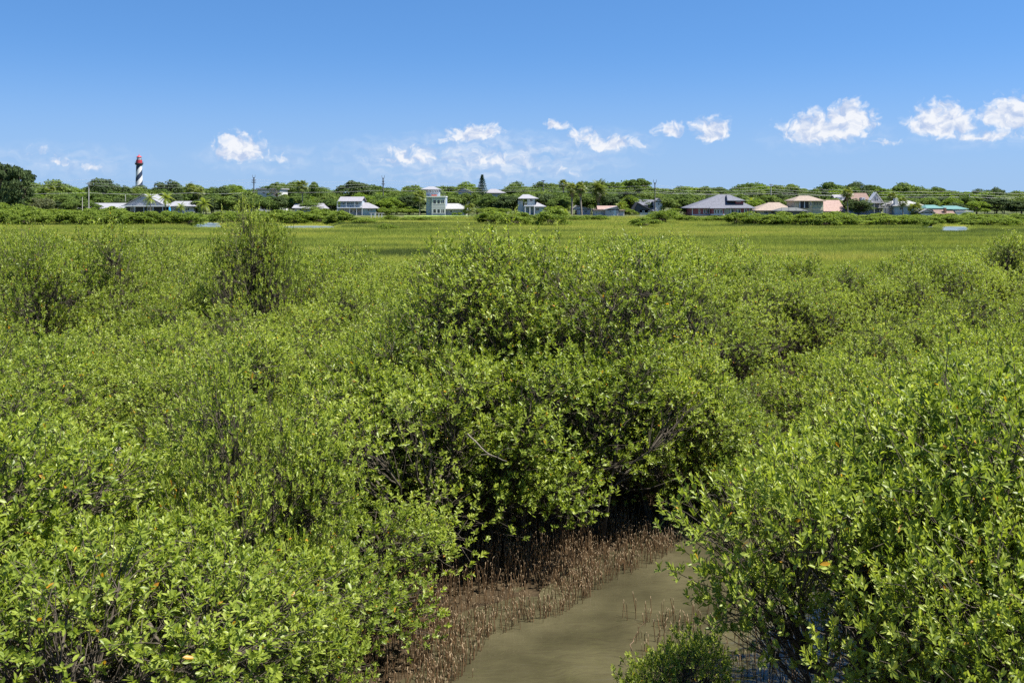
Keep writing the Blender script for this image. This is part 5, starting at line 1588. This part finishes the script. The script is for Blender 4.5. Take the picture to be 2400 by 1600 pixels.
pole(2272, 454, 372, 'pale slender pole behind the lime trees', (), 'pole_grey', .15)
W['wire'] = paint('wire_aluminium', (.4, .4, .4), .5, .05)


def wire(pts, label, r=.022, sag=1.0):
    b = MB(); P = []
    for (a, ra, Da), (c, rc, Dc) in zip(pts[:-1], pts[1:]):
        A = np.array([WX(a, Da), Da, WZ(ra, Da)]); B = np.array([WX(c, Dc), Dc, WZ(rc, Dc)])
        for t in np.linspace(0, 1, 12)[:-1]: P.append(A + (B - A) * t - np.array([0, 0, sag * 4 * t * (1 - t)]))
    P.append(B)
    b.tube(P, r, 4); tag(b.build('power_line', W['wire']), label, 'power line')


L3 = [(-250, 'x'), (208, 'x')]
for k, (o, lab) in enumerate(((0, 'topmost long power line strung between the dark poles'), (7, 'middle long power line strung between the dark poles'), (13, 'lowest long power line strung between the dark poles'))):
    wire([(-200, 420 + o, 380), (208, 421 + o, 380), (595, 420 + o, 380), (898, 422 + o, 384), (1273, 429 + o, 376), (1535, 434 + o, 338), (1807, 436 + o, 372), (2272, 448 + o, 372), (2600, 450 + o, 372)], lab)
wire([(-200, 450, 332), (208, 452, 332), (450, 452, 345), (595, 450, 380), (898, 446, 384), (1273, 447, 376), (1535, 452, 338), (1807, 454, 372), (2272, 462, 372), (2600, 462, 372)], 'low service cable crossing in front of the tree crowns', .03, .5)

# lawn strip and round shrubs at the blue tower house
lawn = MB()
P = [(WX(a, D), D, float(ground_z(WX(a, D), D)) + .03) for (a, D) in ((950, 309), (1100, 309), (1105, 328), (945, 328))]
lawn.add(P, q=[(0, 1, 2, 3)])
M['lawn'] = paint('lawn_turf', (.20, .27, .06), .9, .25, .6, .3)
tag(lawn.build('lawn', M['lawn']), 'bright mown lawn strip before the blue tower house', None, None, 'structure')
rng_s = np.random.default_rng(12)
BALL = gen_far(590, 1.0, 1.7, .1, 14, 1500, .16, 'lime_leaf', lobe=.4, trunk_r=.03)
place_tree(BALL, 1064.5, 497, 13, 324, rng_s, 'round bright green shrub under the wing window, smaller of two', 'shrub', None, 'round_shrub')
place_tree(BALL, 1077, 496, 15, 323, rng_s, 'round bright green shrub under the wing window, larger of two', 'shrub', None, 'round_shrub')

# ------------------------------------------------------------------ labels: where a few look-alikes stand side by side, say which
ORD = ['first', 'second', 'third', 'fourth', 'fifth', 'sixth', 'seventh', 'eighth', 'ninth']


def number_labels():
    by = {}
    for o in COL.objects:
        if o.parent is None and 'group' in o and 'label' in o: by.setdefault(o['label'], []).append(o)
    for lab, os_ in by.items():
        if 2 <= len(os_) <= 9 and len(lab.split()) <= 13:
            os_.sort(key=lambda o: o.location.x / o.location.y)
            for i, o in enumerate(os_): o['label'] = lab + ', %s from left' % ORD[i]


number_labels()
